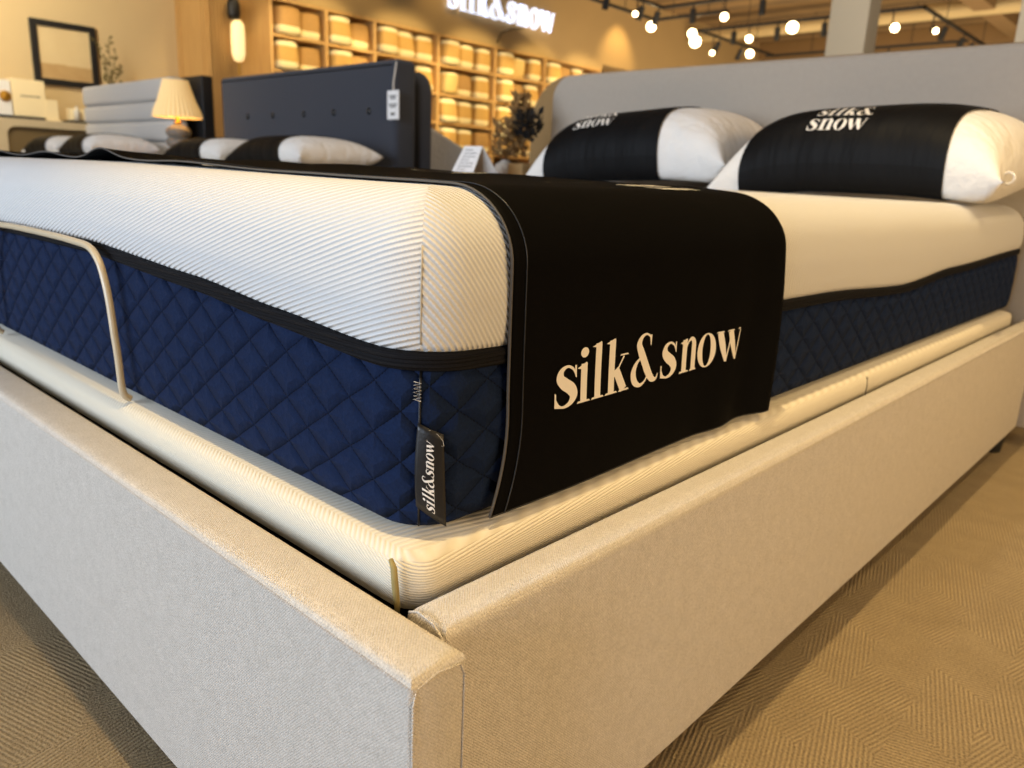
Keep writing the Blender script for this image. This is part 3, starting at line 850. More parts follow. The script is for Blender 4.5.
# tan headboard right behind the near bed
tb = empty('tan_bed', (-.9, 3.4, 0), 'tan bed standing back to back behind the near bed, only its curved headboard visible', 'bed')
child(headboard_mesh(-1.965, .2, 2.30, 2.36, .05, 1.085, .20, .02, 12), 'headboard', M['tanfab'], tb, autos=.9)
hb2 = headboard_mesh(-1.955, .19, 2.375, 2.45, .05, 1.10, .24, .02, 12); child(hb2, 'headboard_back', M['tanfab'], tb, autos=.9)
mb = MB(); mb.tube([(-1.972, 2.368, .1), (-1.972, 2.368, .84)]+[(-1.965+.24-.247*math.cos(a), 2.368, 1.085-.24+.247*math.sin(a)) for a in [PI/2*k/10 for k in range(9)]], .0075, 8)
child(mb, 'piping', M['tagcloth'], tb, smooth=True)
for x in (-1.88, .08):
    child(padded_panel(x-.02, x+.02, 2.455, 4.5, .06, .34, .012, 'y'), 'side_rail', M['tanfab'], tb, autos=.9)
for x in (-1.85, .07):
    for y in (2.6, 4.4): child(leg_mb(x, y, .06), 'leg', M['black_plastic'], tb)

GB = 'black sleeved pillows on the charcoal bed'
build_pillow('pillow', (-3.80, 1.84, .732), .03, 0, .66, .44, .15, 'black sleeved pillow at the left of the charcoal bed, nearest the lamp', GB, sleeve=(-.97, .30), lettering=False)
build_pillow('pillow', (-2.98, 1.80, .734), -.05, 0, .74, .44, .155, 'black sleeved pillow at the right of the charcoal bed with its white end showing', GB, sleeve=(-.97, .42), lettering=False)
GB = 'black sleeved pillows on the pale grey bed'
build_pillow('pillow', (-6.10, 1.80, .751), .05, 0, .66, .42, .155, 'black sleeved pillow at the left of the pale grey bed, below the console', GB, sleeve=(-.85, .30), lettering=False)
build_pillow('pillow', (-5.36, 1.80, .755), -.05, 0, .72, .44, .165, 'black sleeved pillow at the right of the pale grey bed, beside the lamp', GB, sleeve=(-.9, .45), lettering=False)

# ------------------------------------------------------------------ night tables, lamp, plant, card
def night_table(x0, x1, y0, y1, h, label):
    r = empty('night_table', ((x0+x1)/2, (y0+y1)/2, 0), label, 'night table')
    mb = MB(); mb.box(x0, x1, y0, y1, h-.03, h, .004); child(mb, 'tabletop', M['oak'], r)
    mb = MB(); mb.box(x0+.015, x1-.015, y0+.02, y1-.01, .16, h-.03, .003); child(mb, 'body', M['oak'], r)
    mb = MB(); mb.box(x0+.03, x1-.03, y0+.005, y0+.02, h-.2, h-.05, .003); d = child(mb, 'drawer', M['oak'], r)
    mb = MB(); mb.lathe([(0, 0), (.012, .002), (.012, .015), (0, .018)], 12); kn = mb.build('knob', M['black_steel'], d); kn.rotation_euler = (PI/2, 0, 0); kn.location = ((x0+x1)/2, y0+.005, h-.12)
    for x in (x0+.03, x1-.03):
        for y in (y0+.03, y1-.03):
            mb = MB(); mb.lathe([(.01, 0), (.016, .16)], 12, (x, y, 0)); child(mb, 'leg', M['oak'], r)
    return r
night_table(-4.88, -4.30, 1.62, 2.06, .70, 'oak night table between the pale grey bed and the charcoal bed')
night_table(-2.32, -1.625, 1.42, 2.06, .660, 'oak night table between the charcoal bed and the near bed')
LX, LY = -4.45, 1.88
lamp = empty('table_lamp', (LX, LY, .70), 'lit table lamp with pleated cream shade and stacked grey stone base', 'lamp')
prof = [(.055, .70)]
for k in range(3):
    z0 = .703+k*.059
    for j in range(7):
        a = -PI/2+PI*j/6; prof.append((.048+.026*math.cos(a), z0+.0295+.0295*math.sin(a)))
prof += [(.045, .884), (.03, .892), (.012, .896)]
mb = MB(); mb.lathe(prof, 32, (LX, LY, 0)); child(mb, 'lamp_base', M['greystone'], lamp, smooth=True)
mb = MB(); mb.lathe([(.016, .893), (.022, .903), (.016, .914), (.010, .918), (.010, .96)], 20, (LX, LY, 0)); child(mb, 'brass_neck', M['gold'], lamp, smooth=True)
t = NT('pleated_shade'); t.set(lin((240, 214, 160)), .8); t.b.inputs['Emission Color'].default_value = lin((255, 205, 125)); t.b.inputs['Emission Strength'].default_value = .22
t.b.inputs['Transmission Weight'].default_value = 0
M['shade'] = t.m
n = 192; vs = []; fs = []
for i, (r0, z) in enumerate([(.140, .935), (.132, .97), (.106, 1.03), (.084, 1.10), (.070, 1.150)]):
    for k in range(n):
        a = 2*PI*k/n; rr = r0*(1+.03*(1 if k % 6 < 3 else -1)); vs.append((LX+rr*math.cos(a), LY+rr*math.sin(a), z))
fs = [(i*n+k, i*n+(k+1) % n, (i+1)*n+(k+1) % n, (i+1)*n+k) for i in range(4) for k in range(n)]
mb = MB(); mb.add(vs, fs); child(mb, 'lamp_shade', M['shade'], lamp, solid=.002)
mb = MB(); mb.lathe([(0, 1.150), (.070, 1.150), (.071, 1.142), (.0, 1.142)], 32, (LX, LY, 0)); child(mb, 'shade_top', M['greystone'], lamp)
bu = MB(); bu.lathe([(.0, .955), (.02, .965), (.03, .99), (.02, 1.02), (0, 1.03)], 16, (LX, LY, 0)); child(bu, 'bulb', glow('lamp_bulb', (255, 200, 120), 12), lamp, smooth=True)

# folded information card
card = empty('folded_card', (-1.725, 1.750, .66), 'white folded tent card with printed lines on the night table by the near bed', 'card')
A = [(-1.812, 1.60), (-1.700, 1.60)]
def quad_slab(p, th, name, mat):
    mb = MB(); mb.add(p, [(0, 1, 2, 3)]); return child(mb, name, mat, card, solid=th)
quad_slab([(-1.805, 1.690, .661), (-1.687, 1.690, .661), (-1.677, 1.730, .768), (-1.770, 1.730, .768)], .002, 'front_leaf', M['whitecard'])
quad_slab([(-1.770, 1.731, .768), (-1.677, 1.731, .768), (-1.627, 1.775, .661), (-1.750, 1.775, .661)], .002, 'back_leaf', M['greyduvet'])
mb = MB()
for i in range(7):
    k = .14+.11*i; p0 = Vector((-1.805, 1.690, .661)).lerp(Vector((-1.770, 1.730, .768)), 1-k); p1 = Vector((-1.687, 1.690, .661)).lerp(Vector((-1.677, 1.730, .768)), 1-k)
    a = p0.lerp(p1, .15)+Vector((0, -.0022, 0)); b = p0.lerp(p1, .85 if i % 3 else .6)+Vector((0, -.0022, 0)); u = Vector((.001, .0004, .0026))
    mb.add([a, b, b+u, a+u], [(0, 1, 2, 3)])
child(mb, 'printed_lines', M['grey_pipe'], card)

# vase of dried plants
vz = empty('vase', (-1.768, 1.95, .66), 'small round white ceramic vase on the night table beside the near bed', 'vase')
mb = MB(); mb.lathe([(.022, .0), (.036, .012), (.042, .03), (.038, .05), (.022, .06), (.016, .064), (.018, .068), (.014, .066), (.012, .05), (.0, .01)], 24, (-1.768, 1.95, .661)); child(mb, 'vase_body', M['ceramic'], vz, smooth=True)
dr = empty('dried_bouquet', (-1.768, 1.95, .72), 'bushy bouquet of brown and black dried leaves in the white vase', 'dried flowers')
def leaves(n, c, spread, h, size, mat, name, root, seed, up=.6):
    rnd = random.Random(seed); mb = MB()
    for i in range(n):
        a = rnd.random()*2*PI; k = rnd.random()**.6
        p = Vector((c[0]+spread*k*math.cos(a)*(.5+.5*rnd.random()), c[1]+spread*k*math.sin(a), c[2]+h*rnd.random()))
        d = Vector((rnd.uniform(-1, 1), rnd.uniform(-1, 1), rnd.uniform(-.2, 1)+up)).normalized(); s = d.cross(Vector((rnd.uniform(-1, 1), rnd.uniform(-1, 1), .3))).normalized()
        L = size*rnd.uniform(.6, 1.3); w = L*.22; nn = d.cross(s)*L*.08
        mb.add([p, p+d*L*.5+s*w+nn, p+d*L, p+d*L*.5-s*w+nn], [(0, 1, 2, 3)])
    return child(mb, name, mat, root, fixn=False)
def stems(n, b, tops, mat, root, seed, r=.0016):
    rnd = random.Random(seed); mb = MB()
    for i in range(n):
        tx = tops[0]+rnd.uniform(-1, 1)*tops[3]; ty = tops[1]+rnd.uniform(-1, 1)*tops[3]; tz = tops[2]*rnd.uniform(.75, 1)+b[2]*.0
        mid = ((b[0]+tx)/2+rnd.uniform(-.02, .02), (b[1]+ty)/2, (b[2]+tz)/2+.02)
        mb.tube([b, mid, (tx, ty, tz)], r, 5)
    return child(mb, 'stems', mat, root)
stems(10, (-1.768, 1.95, .70), (-1.75, 1.95, .94, .06), M['dryplant'], dr, 2)
leaves(520, (-1.745, 1.95, .735), .085, .14, .026, M['dryplant'], 'brown_leaves', dr, 4)
leaves(330, (-1.695, 1.95, .86), .042, .10, .026, M['dryplant'], 'brown_plumes', dr, 5)
leaves(120, (-1.650, 1.95, .80), .040, .10, .04, M['darkplant'], 'black_leaves', dr, 6, .2)
mb = MB(); mb.box(-1.708, -1.632, 1.90, 1.98, .661, .716, .006); 
bx = tag(mb.build('woven_box', M['woodblock']), 'small tan box beside the white vase on the night table', 'box')

# ------------------------------------------------------------------ console by the left wall and the things on it
con = empty('console_table', (-9.1, 2.6, 0), 'travertine console table with a rounded arch opening standing under the framed picture', 'console table')
def arch_panel(y0, y1, z0, z1, ay0, ay1, az1, r, x0, x1):
    # one closed band: outer outline and arch outline joined point by point
    inner = [(ay0, z0), (ay0, az1-r)]+[(ay0+r-r*math.cos(a), az1-r+r*math.sin(a)) for a in [PI/2*k/8 for k in range(1, 9)]]
    inner += [(ay1-r+r*math.sin(a), az1-r+r*math.cos(a)) for a in [PI/2*k/8 for k in range(0, 9)]]+[(ay1, z0)]
    outer = []
    for (y, z) in inner:
        if y <= ay0+1e-6: outer.append((y0, z))
        elif y >= ay1-1e-6: outer.append((y1, z))
        else: outer.append((y, z1))
    outer[2] = (y0, z1); outer[-3] = (y1, z1)
    n = len(inner); V = []
    for x in (x0, x1): V += [(x, p[0], p[1]) for p in inner]+[(x, p[0], p[1]) for p in outer]
    F = []
    for k in range(n-1):
        F.append((2*n+k, 2*n+k+1, 3*n+k+1, 3*n+k)); F.append((k, n+k, n+k+1, k+1))
        F.append((k, k+1, 2*n+k+1, 2*n+k)); F.append((n+k, 3*n+k, 3*n+k+1, n+k+1))
    F.append((0, 2*n, 3*n, n)); F.append((n-1, 2*n-1, 4*n-1, 3*n-1))
    return MB().add(V, F)
child(arch_panel(1.9, 3.75, 0, 1.05, 2.17, 3.5, .975, .09, -9.30, -8.9), 'stone_body', M['stone'], con)
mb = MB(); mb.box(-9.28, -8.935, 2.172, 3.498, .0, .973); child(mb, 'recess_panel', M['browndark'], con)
tr = MB(); tr.box(-9.15, -8.92, 2.1, 2.54, 1.052, 1.075, .004); tag(tr.build('serving_tray', M['blackwood']), 'flat black tray under the cream box on the console', 'tray')
tr = MB(); tr.box(-9.15, -8.95, 2.76, 3.18, 1.052, 1.072, .004); tag(tr.build('serving_tray', M['blackwood']), 'flat black tray at the right of the console beside the bed', 'tray')
bxr = empty('gift_box', (-9.05, 2.35, 1.08), 'cream boxed set with ribbon and gold seal on the left of the console', 'box')
mb = MB(); mb.box(-9.15, -8.97, 2.27, 2.575, 1.078, 1.44, .006); child(mb, 'box_body', M['cream'], bxr)
mb = MB(); mb.box(-9.14, -8.96, 2.13, 2.26, 1.078, 1.415, .006); child(mb, 'ribbon_sleeve', M['whitecard'], bxr)
mb = MB(); mb.lathe([(.0, -.01), (.05, -.008), (.055, 0), (.04, .02), (.0, .03)], 10); gs = mb.build('gold_seal', M['gold'], bxr); gs.matrix_parent_inverse = bxr.matrix_world.inverted(); gs.parent = bxr
gs.matrix_parent_inverse = Matrix.Translation(bxr.location).inverted(); gs.rotation_euler = (0, PI/2, 0); gs.location = (-8.955, 2.205, 1.26)
mb = MB()
for k in range(9): mb.box(-8.969, -8.967, 2.35+k*.02, 2.362+k*.02, 1.27, 1.285)
child(mb, 'printed_line', M['grey_pipe'], bxr)
cs = empty('card_stand', (-8.97, 2.62, 1.052), 'small cream sign card standing between the two trays on the console', 'card')
mb = MB(); mb.box(-8.965, -8.955, 2.565, 2.68, 1.055, 1.26, .003); child(mb, 'card', M['cream'], cs)
mb = MB(); mb.box(-8.98, -8.92, 2.545, 2.70, 1.052, 1.062, .002); child(mb, 'foot', M['cream'], cs)
bl = MB(); bl.box(-9.1, -8.98, 2.80, 3.1, 1.074, 1.20, .01); tag(bl.build('folded_linen', M['cream']), 'low cream packet lying on the right tray of the console', 'linen')
bo = MB(); bo.lathe([(.0, 0), (.03, .0), (.03, .1), (.012, .12), (.012, .15), (0, .152)], 16, (-8.96, 2.86, 1.074)); tag(bo.build('glass_bottle', M['ceramic'], smooth=True), 'small white bottle on the console next to the pale headboard', 'bottle')
vs_ = empty('sprig_vase', (-9.12, 3.28, 1.05), 'slim vase at the right end of the console behind the pale grey bed', 'vase')
mb = MB(); mb.lathe([(.04, 1.052), (.06, 1.10), (.05, 1.2), (.02, 1.28), (.025, 1.31), (.018, 1.30), (0, 1.1)], 20, (-9.12, 3.28, 0)); child(mb, 'vase_body', M['ceramic'], vs_, smooth=True)
sp = empty('leafy_sprig', (-9.12, 3.28, 1.3), 'tall branch with small olive leaves standing against the cream wall', 'plant')
mb = MB(); rnd = random.Random(3); tips = [(3.16, 1.92), (3.30, 1.96), (3.36, 1.83), (3.24, 1.75), (3.42, 1.70), (3.33, 1.66)]
for ty, tz in tips: mb.tube([(-9.12, 3.28, 1.28), (-9.1, 3.28+(ty-3.28)*.3, 1.28+(tz-1.28)*.55), (-9.08, ty, tz)], .004, 5)
child(mb, 'stems', M['greenplant'], sp)
mb = MB()
for ty, tz in tips:
    for k in range(9):
        u = .45+.55*k/8; c = Vector((-9.09, 3.28+(ty-3.28)*u, 1.28+(tz-1.28)*u)); d = Vector((rnd.uniform(-.4, .6), rnd.uniform(-1, 1), rnd.uniform(-.4, .8))).normalized(); s = d.cross(Vector((1, .2, 0))).normalized()
        L = .06; mb.add([c, c+d*L*.5+s*.014, c+d*L, c+d*L*.5-s*.014], [(0, 1, 2, 3)])
child(mb, 'leaves', M['greenplant'], sp, fixn=False)
# framed picture
pic = empty('framed_picture', (-9.34, 2.92, 1.78), 'black framed abstract picture with pale sky over tan ground on the cream wall', 'picture')
t = NT('picture_art'); o = t.xyz(); zz = t.math('ADD', o[2], t.math('MULTIPLY', t.math('SUBTRACT', t.noise(4, 4), .5), .12))
f = t.math('GREATER_THAN', zz, 1.66)
t.set(t.mix(f, t.mix(t.noise(9, 4), lin((176, 142, 92)), lin((200, 168, 118))), t.mix(t.noise(3, 3), lin((226, 206, 162)), lin((206, 180, 134)))), .6)
mb = MB(); mb.box(-9.335, -9.330, 2.66, 3.19, 1.50, 2.04); child(mb, 'picture_print', t.m, pic)
mb = MB()
for a in ((2.60, 2.665, 1.44, 2.09), (3.185, 3.25, 1.44, 2.09)): mb.box(-9.345, -9.305, *a, .004)
mb.box(-9.345, -9.3052, 2.66, 3.19, 1.44, 1.505, .004).box(-9.345, -9.3052, 2.66, 3.19, 2.03, 2.09, .004)
child(mb, 'frame', M['blackwood'], pic)
# wall sconce
scn = empty('wall_sconce', (-8.5, 4.56, 2.1), 'wall sconce with black cap over a glowing white capsule on the slatted oak', 'wall lamp')
mb = MB(); mb.tube([(-8.585, 4.45, 2.40), (-8.50, 4.45, 2.40)], .015, 10); mb.lathe([(0, 2.52), (.05, 2.51), (.072, 2.45), (.072, 2.34), (.06, 2.30), (0, 2.29)], 24, (-8.47, 4.45, 0)); child(mb, 'cap', M['blackwood'], scn, smooth=True)
mb = MB(); mb.lathe([(.0, 2.29), (.045, 2.285), (.072, 2.24), (.078, 2.1), (.075, 1.93), (.05, 1.86), (0, 1.84)], 24, (-8.47, 4.49, 0)); child(mb, 'glass_capsule', glow('sconce_glass', (255, 226, 160), 1.0), scn, smooth=True)
mb = MB(); mb.tube([(-8.47, 4.49, 1.845), (-8.47, 4.49, 1.70)], .012, 10); child(mb, 'lower_rod', M['gold'], scn)

# ------------------------------------------------------------------ shelving with bedding bags
SX = -8.6
bays = [(5.02, 5.76, 2), (5.80, 6.52, 2), (6.56, 7.66, 3), (7.70, 8.84, 3), (8.88, 10.02, 3), (10.06, 11.50, 4)]
zt, pitch = 2.655, .402
sh = empty('shelving_unit', (-8.8, 8.25, 0), 'tall oak shelving wall full of bedding bags under the glowing letters', 'shelves')
mb = MB()
ys = [5.0]+[(a[1]+b[0])/2 for a, b in zip(bays, bays[1:])]+[11.55]
for yy in ys: 
    mb2 = MB(); mb2.box(-9.09, SX, yy-.022, yy+.022, 0, zt, .003); child(mb2, 'upright', M['oak'], sh)
for r in range(7):
    z = zt-.0-r*pitch
    if z < .3: continue
    mb2 = MB()
    for (a, b) in zip(ys, ys[1:]): mb2.box(-9.09, SX+.004, a+.024, b-.024, z-.034, z, .003)
    child(mb2, 'shelf_board', M['oak'], sh)
mb = MB(); mb.box(-9.10, -9.092, 5.0, 11.55, 0, 2.655); child(mb, 'back_panel', M['shelf_dark'], sh)
mb = MB(); mb.box(-9.09, SX+.01, 5.03, 11.52, .0, .20, .003); child(mb, 'plinth', M['oak'], sh)
def bag_material(kind):
    t = NT('bedding_bag_%s' % ('linen', 'pale', 'banded')[kind]); o = t.xyz()
    col = [lin((214, 168, 92)), lin((232, 196, 124)), lin((188, 144, 84))][kind]
    lo = t.math('LESS_THAN', o[2], .095); hi = t.math('GREATER_THAN', o[2], .27)
    n = t.noise(30, 3)
    base = t.mix(n, col, tuple(v*.82 for v in col[:3])+(1,))
    c = t.mix(lo, base, lin((244, 226, 176))) if kind != 1 else base
    c = t.mix(hi, c, lin((240, 224, 180))) if kind != 2 else c
    t.set(c, .75); t.bump(n, .006); return t.m
bagm = [bag_material(i) for i in range(3)]
def bag_mesh(kind, w, h, d, lean):
    bm = bmesh.new(); bmesh.ops.create_cube(bm, size=1)
    bmesh.ops.subdivide_edges(bm, edges=bm.edges[:], cuts=5, use_grid_fill=True)
    for v in bm.verts:
        c = v.co*2; k = 1
        x, y, z = c
        s = lambda a, b, e: a*math.sqrt(max(0, 1-b*b*e))
        X = x*math.sqrt(1-.16*y*y)*math.sqrt(1-.10*z*z); Y = y*math.sqrt(1-.14*x*x)*math.sqrt(1-.12*z*z); Z = z*math.sqrt(1-.12*x*x)*math.sqrt(1-.12*y*y)
        top = (Z+1)/2
        v.co = Vector((X*d/2+lean*top*.05, Y*w/2*(1-.10*top), Z*h/2+h/2+.0))
    mz = min(v.co.z for v in bm.verts)
    for v in bm.verts: v.co.z -= mz
    mb = MB(); mb.bm(bm)
    me = bpy.data.meshes.new('bedding_bag'); me.from_pydata(mb.v, [], mb.f); me.update(); me.materials.append(bagm[kind])
    for p in me.polygons: p.use_smooth = True
    return me
bag_meshes = [bag_mesh(0, .30, .335, .38, 0), bag_mesh(1, .29, .30, .34, 1), bag_mesh(2, .31, .32, .36, 0), bag_mesh(0, .32, .345, .40, -1)]
bn = ['first', 'second', 'third', 'fourth', 'fifth', 'sixth']; rn = ['top', 'second', 'third', 'fourth', 'fifth']
colr = ['tan linen', 'pale cream', 'dull brown', 'tan linen']
rnd = random.Random(11)
for r in range(5):
    for bi, (ya, yb, n) in enumerate(bays):
        if r >= 2 and bi < 3: continue      # hidden behind the charcoal headboard
        if r >= 4 and bi > 3: continue
        for k in range(n):
            y = ya+(yb-ya)*(k+.5)/n
            kk = rnd.choice([0, 0, 1, 2, 3])
            o = bpy.data.objects.new('bedding_bag', bag_meshes[kk]); COL.objects.link(o)
            first = (k == 0)
            o.location = (SX-.175+(.07 if first else -.03)+rnd.uniform(-.02, .02), y+rnd.uniform(-.01, .01), zt-(r+1)*pitch+.001)
            o.rotation_euler = (0, 0, rnd.uniform(-.06, .06))
            tag(o, '%s bedding bag in the %s row of the %s bay, %s from the left' % (colr[kk], rn[r], bn[bi], bn[k]), 'bag', 'bedding bags on the shelving wall')

# illuminated letters above the shelves
P_, W_ = text_polys('silk&snow', .02)
sg = empty('shop_sign', (-8.58, 9.0, 3.1), 'glowing white shop sign letters mounted above the shelving wall', 'sign')
y0, y1 = 7.80, 10.15; sc = (y1-y0)/W_; zz = 3.02
mled = glow('white_sign_light', (225, 234, 255), 1.15)
x = 0
for i, ch in enumerate('silk&snow'):
    pol = [[(a+x, b) for a, b in p] for p in GL[ch]]
    def fat(p, g=.03):
        cx = sum(a for a, b in p)/len(p); cy = sum(b for a, b in p)/len(p)
        return [(a+(a-cx)*.0, b) for a, b in p]
    o = letter_mesh('sign_letter', pol, lambda a, b, d: (-8.57+d, y0+a*sc, zz+b*sc), mled, sg, depth=.04)
    o.matrix_parent_inverse = Matrix.Translation(sg.location).inverted()
    x += ADV[ch]+.02
mb = MB(); mb.tube([(-8.585, 9.45, 3.0), (-8.58, 9.2, 2.95), (-8.58, 8.95, 2.86), (-8.575, 8.85, 2.70)], .012, 6); child(mb, 'power_cord', M['browndark'], sg)

# ------------------------------------------------------------------ ceiling track lights
TZ = 3.22
def track(pts, label):
    mb = MB()
    for a, b in zip(pts, pts[1:]):
        x0, x1 = sorted((a[0], b[0])); y0, y1 = sorted((a[1], b[1])); mb.box(x0-.02, x1+.02, y0-.02, y1+.02, TZ, TZ+.04)
        # suspension rods
        n = max(2, int(math.hypot(b[0]-a[0], b[1]-a[1])/2))
        for k in range(n):
            q = (k+.5)/n; X = a[0]+(b[0]-a[0])*q; Y = a[1]+(b[1]-a[1])*q; mb.tube([(X, Y, TZ+.04), (X, Y, 3.95)], .006, 6)
    return tag(mb.build('lighting_track', M['blackwood']), label, 'lighting track')
track([(-7.15, 7.6), (-7.15, 11.0), (-5.9, 11.0)], 'black ceiling track nearest the sign wall, turning right at its end')
track([(-6.58, 8.2), (-6.58, 10.30), (-3.2, 10.30)], 'black ceiling track running right from above the near headboard to the left column')
track([(-7.0, 14.9), (-7.0, 12.12), (-3.47, 12.12), (-3.47, 16.5)], 'long black ceiling track with two bends passing behind the left column')
track([(-7.15, 15.0), (-2.9, 14.75)][:1]+[(-3.6, 15.0)], 'farthest black ceiling track running across near the headboard top')
GT = 'black spotlights on the ceiling tracks'
housing = plain('spot_housing', (20, 18, 17), .5)
def glowmat(): return glow('spot_lens', (255, 226, 170), 14)
LENS = glowmat()
def head_proto():
    r = bpy.data.objects.new('track_spotlight', None); COL.objects.link(r); r.empty_display_size = .05
    mb = MB(); mb.lathe([(.012, -.05), (.012, 0)], 10); mb.build('stem', housing, r)
    mb = MB(); mb.lathe([(.035, -.05), (.045, -.055), (.045, -.235), (.04, -.24), (.036, -.225), (.0, -.225)], 20); mb.build('housing', housing, r, autos=.6)
    return r
def lens(r, big):
    mb = MB(); R = .030*(big); mb.lathe([(0, -.226), (R*.9, -.228), (R, -.24), (R*.85, -.24-R*.35), (R*.5, -.24-R*.6), (0, -.24-R*.7)], 20); o = mb.build('glowing_lens', LENS, r, smooth=True); return o
hp = None
def spot(x, y, label, tilt=(0, 0), big=0, z=TZ):
    global hp
    if hp is None:
        r = hp = head_proto()
    else:
        r = hp.copy(); COL.objects.link(r)
        for ch in [c for c in hp.children if c.name.startswith(('stem', 'housing'))]:
            c = ch.copy(); COL.objects.link(c); c.parent = r
    r.location = (x, y, z-.028 if big else z-.002); r.rotation_euler = (tilt[0], tilt[1], 0)
    if big:
        d = Vector((6.4, -11.5, -4.5+tilt[0]*4)).normalized(); r.rotation_euler = d.to_track_quat('-Z', 'Y').to_euler()
    if big: lens(r, big)
    return tag(r, label, 'spotlight', GT)
L_ = [(-6.58, 8.95, 0, (0, .2), 'unlit black track spotlight at the very top left of the ceiling lights'),
 (-6.58, 9.50, 1.2, (0, -.2), 'small glowing track spotlight just left of the brightest pair'),
 (-6.58, 9.80, 0, (0, .3), 'unlit black track spotlight right after the small glowing one at the left end'),
 (-7.15, 10.75, 2.2, (0, -.3), 'bright spotlight on the track nearest the sign wall'),
 (-6.58, 10.22, 0, (0, .3), 'unlit black track spotlight at the bend of the front track'),
 (-6.05, 10.30, 0, (0, 0), 'unlit black spotlight straight above the brightest double glow'),
 (-7.0, 12.12, 2.8, (.2, -.2), 'brightest spotlight at the left bend of the long track'),
 (-6.75, 12.12, 2.2, (.3, .0), 'bright spotlight right beside the brightest one on the long track'),
 (-5.45, 10.30, 1.3, (.2, 0), 'glowing spotlight hanging mid way along the front cross track'),
 (-4.98, 10.30, 0, (0, 0), 'unlit dark spotlight near the right end of the front cross track'),
 (-6.35, 12.12, 0, (0, 0), 'unlit long spotlight left of the middle on the long track'),
 (-5.60, 12.12, 0, (0, 0), 'unlit short spotlight in the middle of the long track'),
 (-5.15, 12.12, 2.6, (.1, .1), 'big round glowing spotlight left of the column'),
 (-4.85, 12.12, 0, (0, 0), 'unlit spotlight close to the left edge of the column'),
 (-7.0, 12.85, 0, (0, .4), 'unlit spotlight leaning left, first on the receding track'),
 (-7.0, 13.2, 1.4, (0, .2), 'faint glowing spotlight low on the receding track'),
 (-7.0, 13.7, 0, (0, .4), 'unlit leaning spotlight further down the receding track'),
 (-6.75, 15.0, 2.3, (.1, .2), 'bright glow at the far end of the receding track'),
 (-6.95, 14.4, 1.8, (.1, 0), 'glowing spotlight just above the far end of the receding track'),
 (-5.75, 15.0, 0, (0, 0), 'small unlit spotlight on the farthest track left of the column'),
 (-4.85, 15.0, 0, (0, 0), 'small unlit spotlight on the farthest track right of the column'),
 (-3.95, 12.12, 1.9, (.1, 0), 'glowing spotlight just right of the left column'),
 (-3.47, 12.7, 1.2, (.3, .2), 'spotlight with a faint glow at the bend right of the column'),
 (-3.47, 13.3, 0, (0, .3), 'first unlit leaning spotlight on the right receding track'),
 (-3.47, 14.3, 0, (0, .3), 'middle unlit leaning spotlight on the right receding track'),
 (-3.47, 14.9, 0, (0, .3), 'last unlit leaning spotlight on the right receding track')]
LIT = [(-6.50, 9.50, 3.007), (-7.02, 10.70, 3.08), (-7.0, 11.90, 3.16), (-6.93, 11.90, 3.03), (-5.43, 10.10, 2.965), (-5.257, 11.90, 3.10),
       (-6.90, 12.44, 2.927), (-6.90, 13.81, 3.10), (-5.957, 11.90, 2.994), (-3.746, 11.90, 2.96), (-3.35, 12.40, 2.964)]
SZ = [1.2, 2.4, 2.4, 3.0, 1.7, 2.8, 1.3, 2.3, 1.8, 1.9, 1.3]
it = 0
for x, y, big, tl, lb_ in L_:
    r = spot(x, y, lb_, tl, SZ[it] if big else 0)
    if big:
        d = Vector((6.4, -11.5, -4.0)).normalized(); r.rotation_euler = d.to_track_quat('-Z', 'Y').to_euler()
        p = Vector(LIT[it])-d*.25; r.location = p; it += 1
        bpy.context.view_layer.update()
        mb = MB(); mb.tube([p, (p.x, p.y, TZ-.001)], .011, 8)
        o = mb.build('drop_rod', housing, r); o.matrix_parent_inverse = r.matrix_world.inverted()


# ------------------------------------------------------------------ light
def area(name, loc, look, size, energy, rgb, sy=None, spread=PI):
    l = bpy.data.lights.new(name, 'AREA'); l.shape = 'RECTANGLE'; l.size = size; l.size_y = sy or size; l.energy = energy; l.color = rgb; l.spread = spread
    o = bpy.data.objects.new(name, l); COL.objects.link(o); o.location = loc
    d = Vector(look)-Vector(loc); o.rotation_euler = d.to_track_quat('-Z', 'Y').to_euler(); return o
def spotl(name, loc, look, energy, rgb, ang=60, blend=.5, r=.03):
    l = bpy.data.lights.new(name, 'SPOT'); l.energy = energy; l.color = rgb; l.spot_size = math.radians(ang); l.spot_blend = blend; l.shadow_soft_size = r
    o = bpy.data.objects.new(name, l); COL.objects.link(o); o.location = loc
    d = Vector(look)-Vector(loc); o.rotation_euler = d.to_track_quat('-Z', 'Y').to_euler(); return o
WARM = (1, .73, .35); COOL = (.86, .93, 1.0)
area('daylight_window', (-1.6, -4.6, 1.5), (-1.2, 0, .5), 5.5, 385, (.72, .84, 1.0), 2.4)
spotl('ceiling_spot', (-.10, .0, 3.3), (.52, .80, 0), 310, WARM, 62, .7, .02)
spotl('ceiling_spot', (-1.0, .12, 3.3), (-.8, -.2, 0), 32, (1, .78, .48), 100, .9, .03)
spotl('ceiling_spot', (-.9, .9, 3.3), (-.8, 2.05, .8), 55, (1, .92, .82), 70, .6, .06)
spotl('ceiling_spot', (1.3, 1.5, 3.3), (.8, 1.2, 0), 140, WARM, 60, .8, .05)  # extra spot added to brighten the carpet right of the bed
area('aisle_fill', (4.0, .8, 1.6), (0, .8, .3), 2.6, 130, (1, .68, .34), 1.6)  # unseen soft fill added to brighten the rail and mattress side
for y, e in ((6.2, 22), (7.7, 22), (12.0, 70)):
    spotl('wall_washer', (-7.9, y, 3.7), (-8.6, y, 2.8), e, (1, .70, .30), 70, .8, .05)
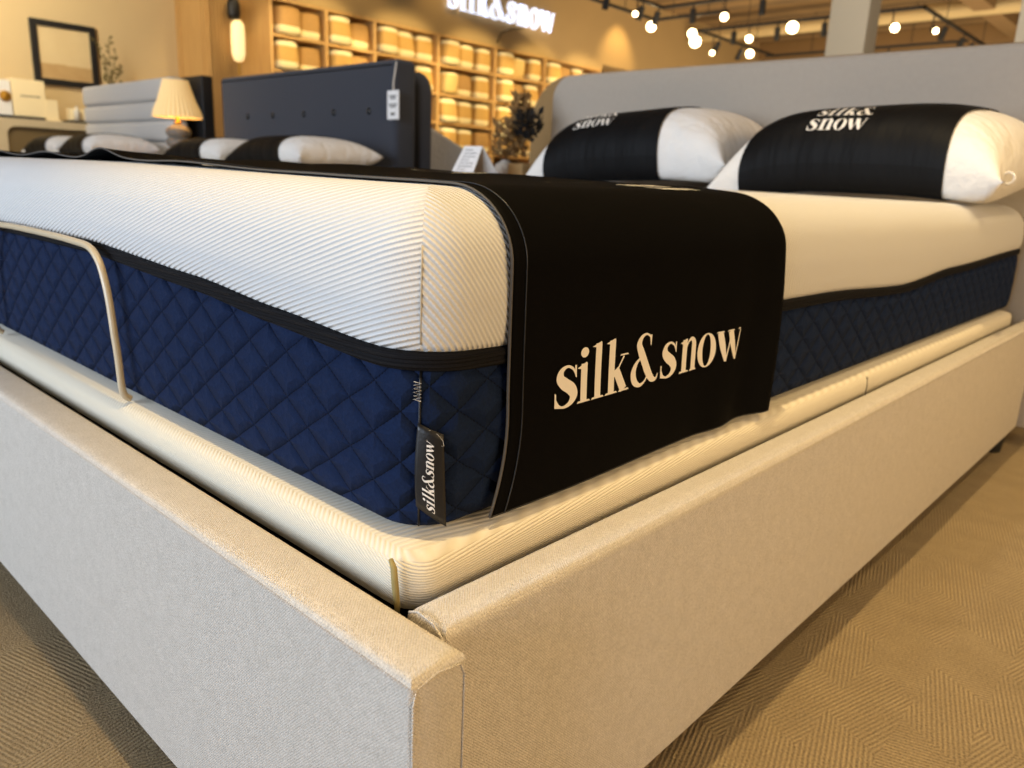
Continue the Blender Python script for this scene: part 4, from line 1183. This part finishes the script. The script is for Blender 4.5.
for y in (5.6, 7.0, 8.4, 9.8, 11.0):
    spotl('shelf_spot', (-6.4, y, 2.9), (-8.8, y, 1.75), 270, (1, .77, .38), 52, .5, .08)
spotl('shelf_spot', (-7.4, 4.4, 3.4), (-8.6, 4.7, 1.8), 60, (1, .76, .40), 60, .6, .08)  # extra spot added to brighten the slatted oak, not the shelves
area('left_wall_light', (-7.4, 1.4, 3.2), (-9.35, 1.9, 1.6), .8, 75, (1, .85, .58), .8)
area('console_light', (-7.2, 1.4, 2.4), (-9.2, 2.7, .8), .5, 14, (1, .84, .56), .5)
spotl('bed_spot', (-5.6, .9, 3.4), (-5.6, 2.1, .9), 80, (1, .95, .88), 80, .6, .1)
spotl('bed_spot', (-3.5, .9, 3.4), (-3.5, 2.1, .9), 55, (1, .95, .88), 80, .6, .1)
spotl('bed_spot', (-.9, 3.6, 3.2), (-2.2, 2.2, .8), 110, (1, .90, .76), 60, .6, .1)  # extra spot added to brighten the grey mattress behind the headboards
area('back_room_fill', (-3.5, 14, 1.2), (-3.5, 15, 3.9), 10, 520, (1, .80, .52), 10)  # unseen upward panel added to brighten the ceiling at the back
area('column_fill', (-1.6, 5.2, 2.6), (-2.0, 7.7, 2.8), 1.5, 40, (1, .90, .76), 1)  # unseen fill added to lift the dark columns
lampl = bpy.data.lights.new('lamp_light', 'POINT'); lampl.energy = 1.6; lampl.color = (1, .72, .36); lampl.shadow_soft_size = .04
lo = bpy.data.objects.new('lamp_light', lampl); COL.objects.link(lo); lo.location = (LX, LY, 1.05)
w = bpy.data.worlds.new('world'); SC.world = w; w.use_nodes = True
w.node_tree.nodes['Background'].inputs[0].default_value = (1.0, .92, .82, 1); w.node_tree.nodes['Background'].inputs[1].default_value = .12

# ------------------------------------------------------------------ camera
cam = bpy.data.cameras.new('camera'); co = bpy.data.objects.new('camera', cam); COL.objects.link(co)
yaw, pitch_, roll_ = .7378, -.2563, .0439
YAW = 0
def Rm(yaw, pitch, roll):
    cy, sy = math.cos(yaw), math.sin(yaw); cp, sp_ = math.cos(pitch), math.sin(pitch); cr, sr = math.cos(roll), math.sin(roll)
    Rz = Matrix(((cy, -sy, 0), (sy, cy, 0), (0, 0, 1))); Rx = Matrix(((1, 0, 0), (0, cp, -sp_), (0, sp_, cp)))
    B = Matrix(((1, 0, 0), (0, 0, -1), (0, 1, 0))); Rr = Matrix(((cr, -sr, 0), (sr, cr, 0), (0, 0, 1)))
    return Rz @ Rx @ B @ Rr
m = Rm(yaw, pitch_, roll_).to_4x4(); m.translation = Vector((.416, -.35614, .6505)); co.matrix_world = m
cam.sensor_width = 36; cam.lens = 774.22/1024*36; cam.clip_start = .01; cam.clip_end = 100
cam.dof.use_dof = True; cam.dof.focus_distance = .66; cam.dof.aperture_fstop = 7.5
SC.camera = co
SC.view_settings.view_transform = 'Standard'; SC.view_settings.look = 'None'; SC.view_settings.exposure = 0; SC.view_settings.gamma = 1
SC.view_settings.use_curve_mapping = False
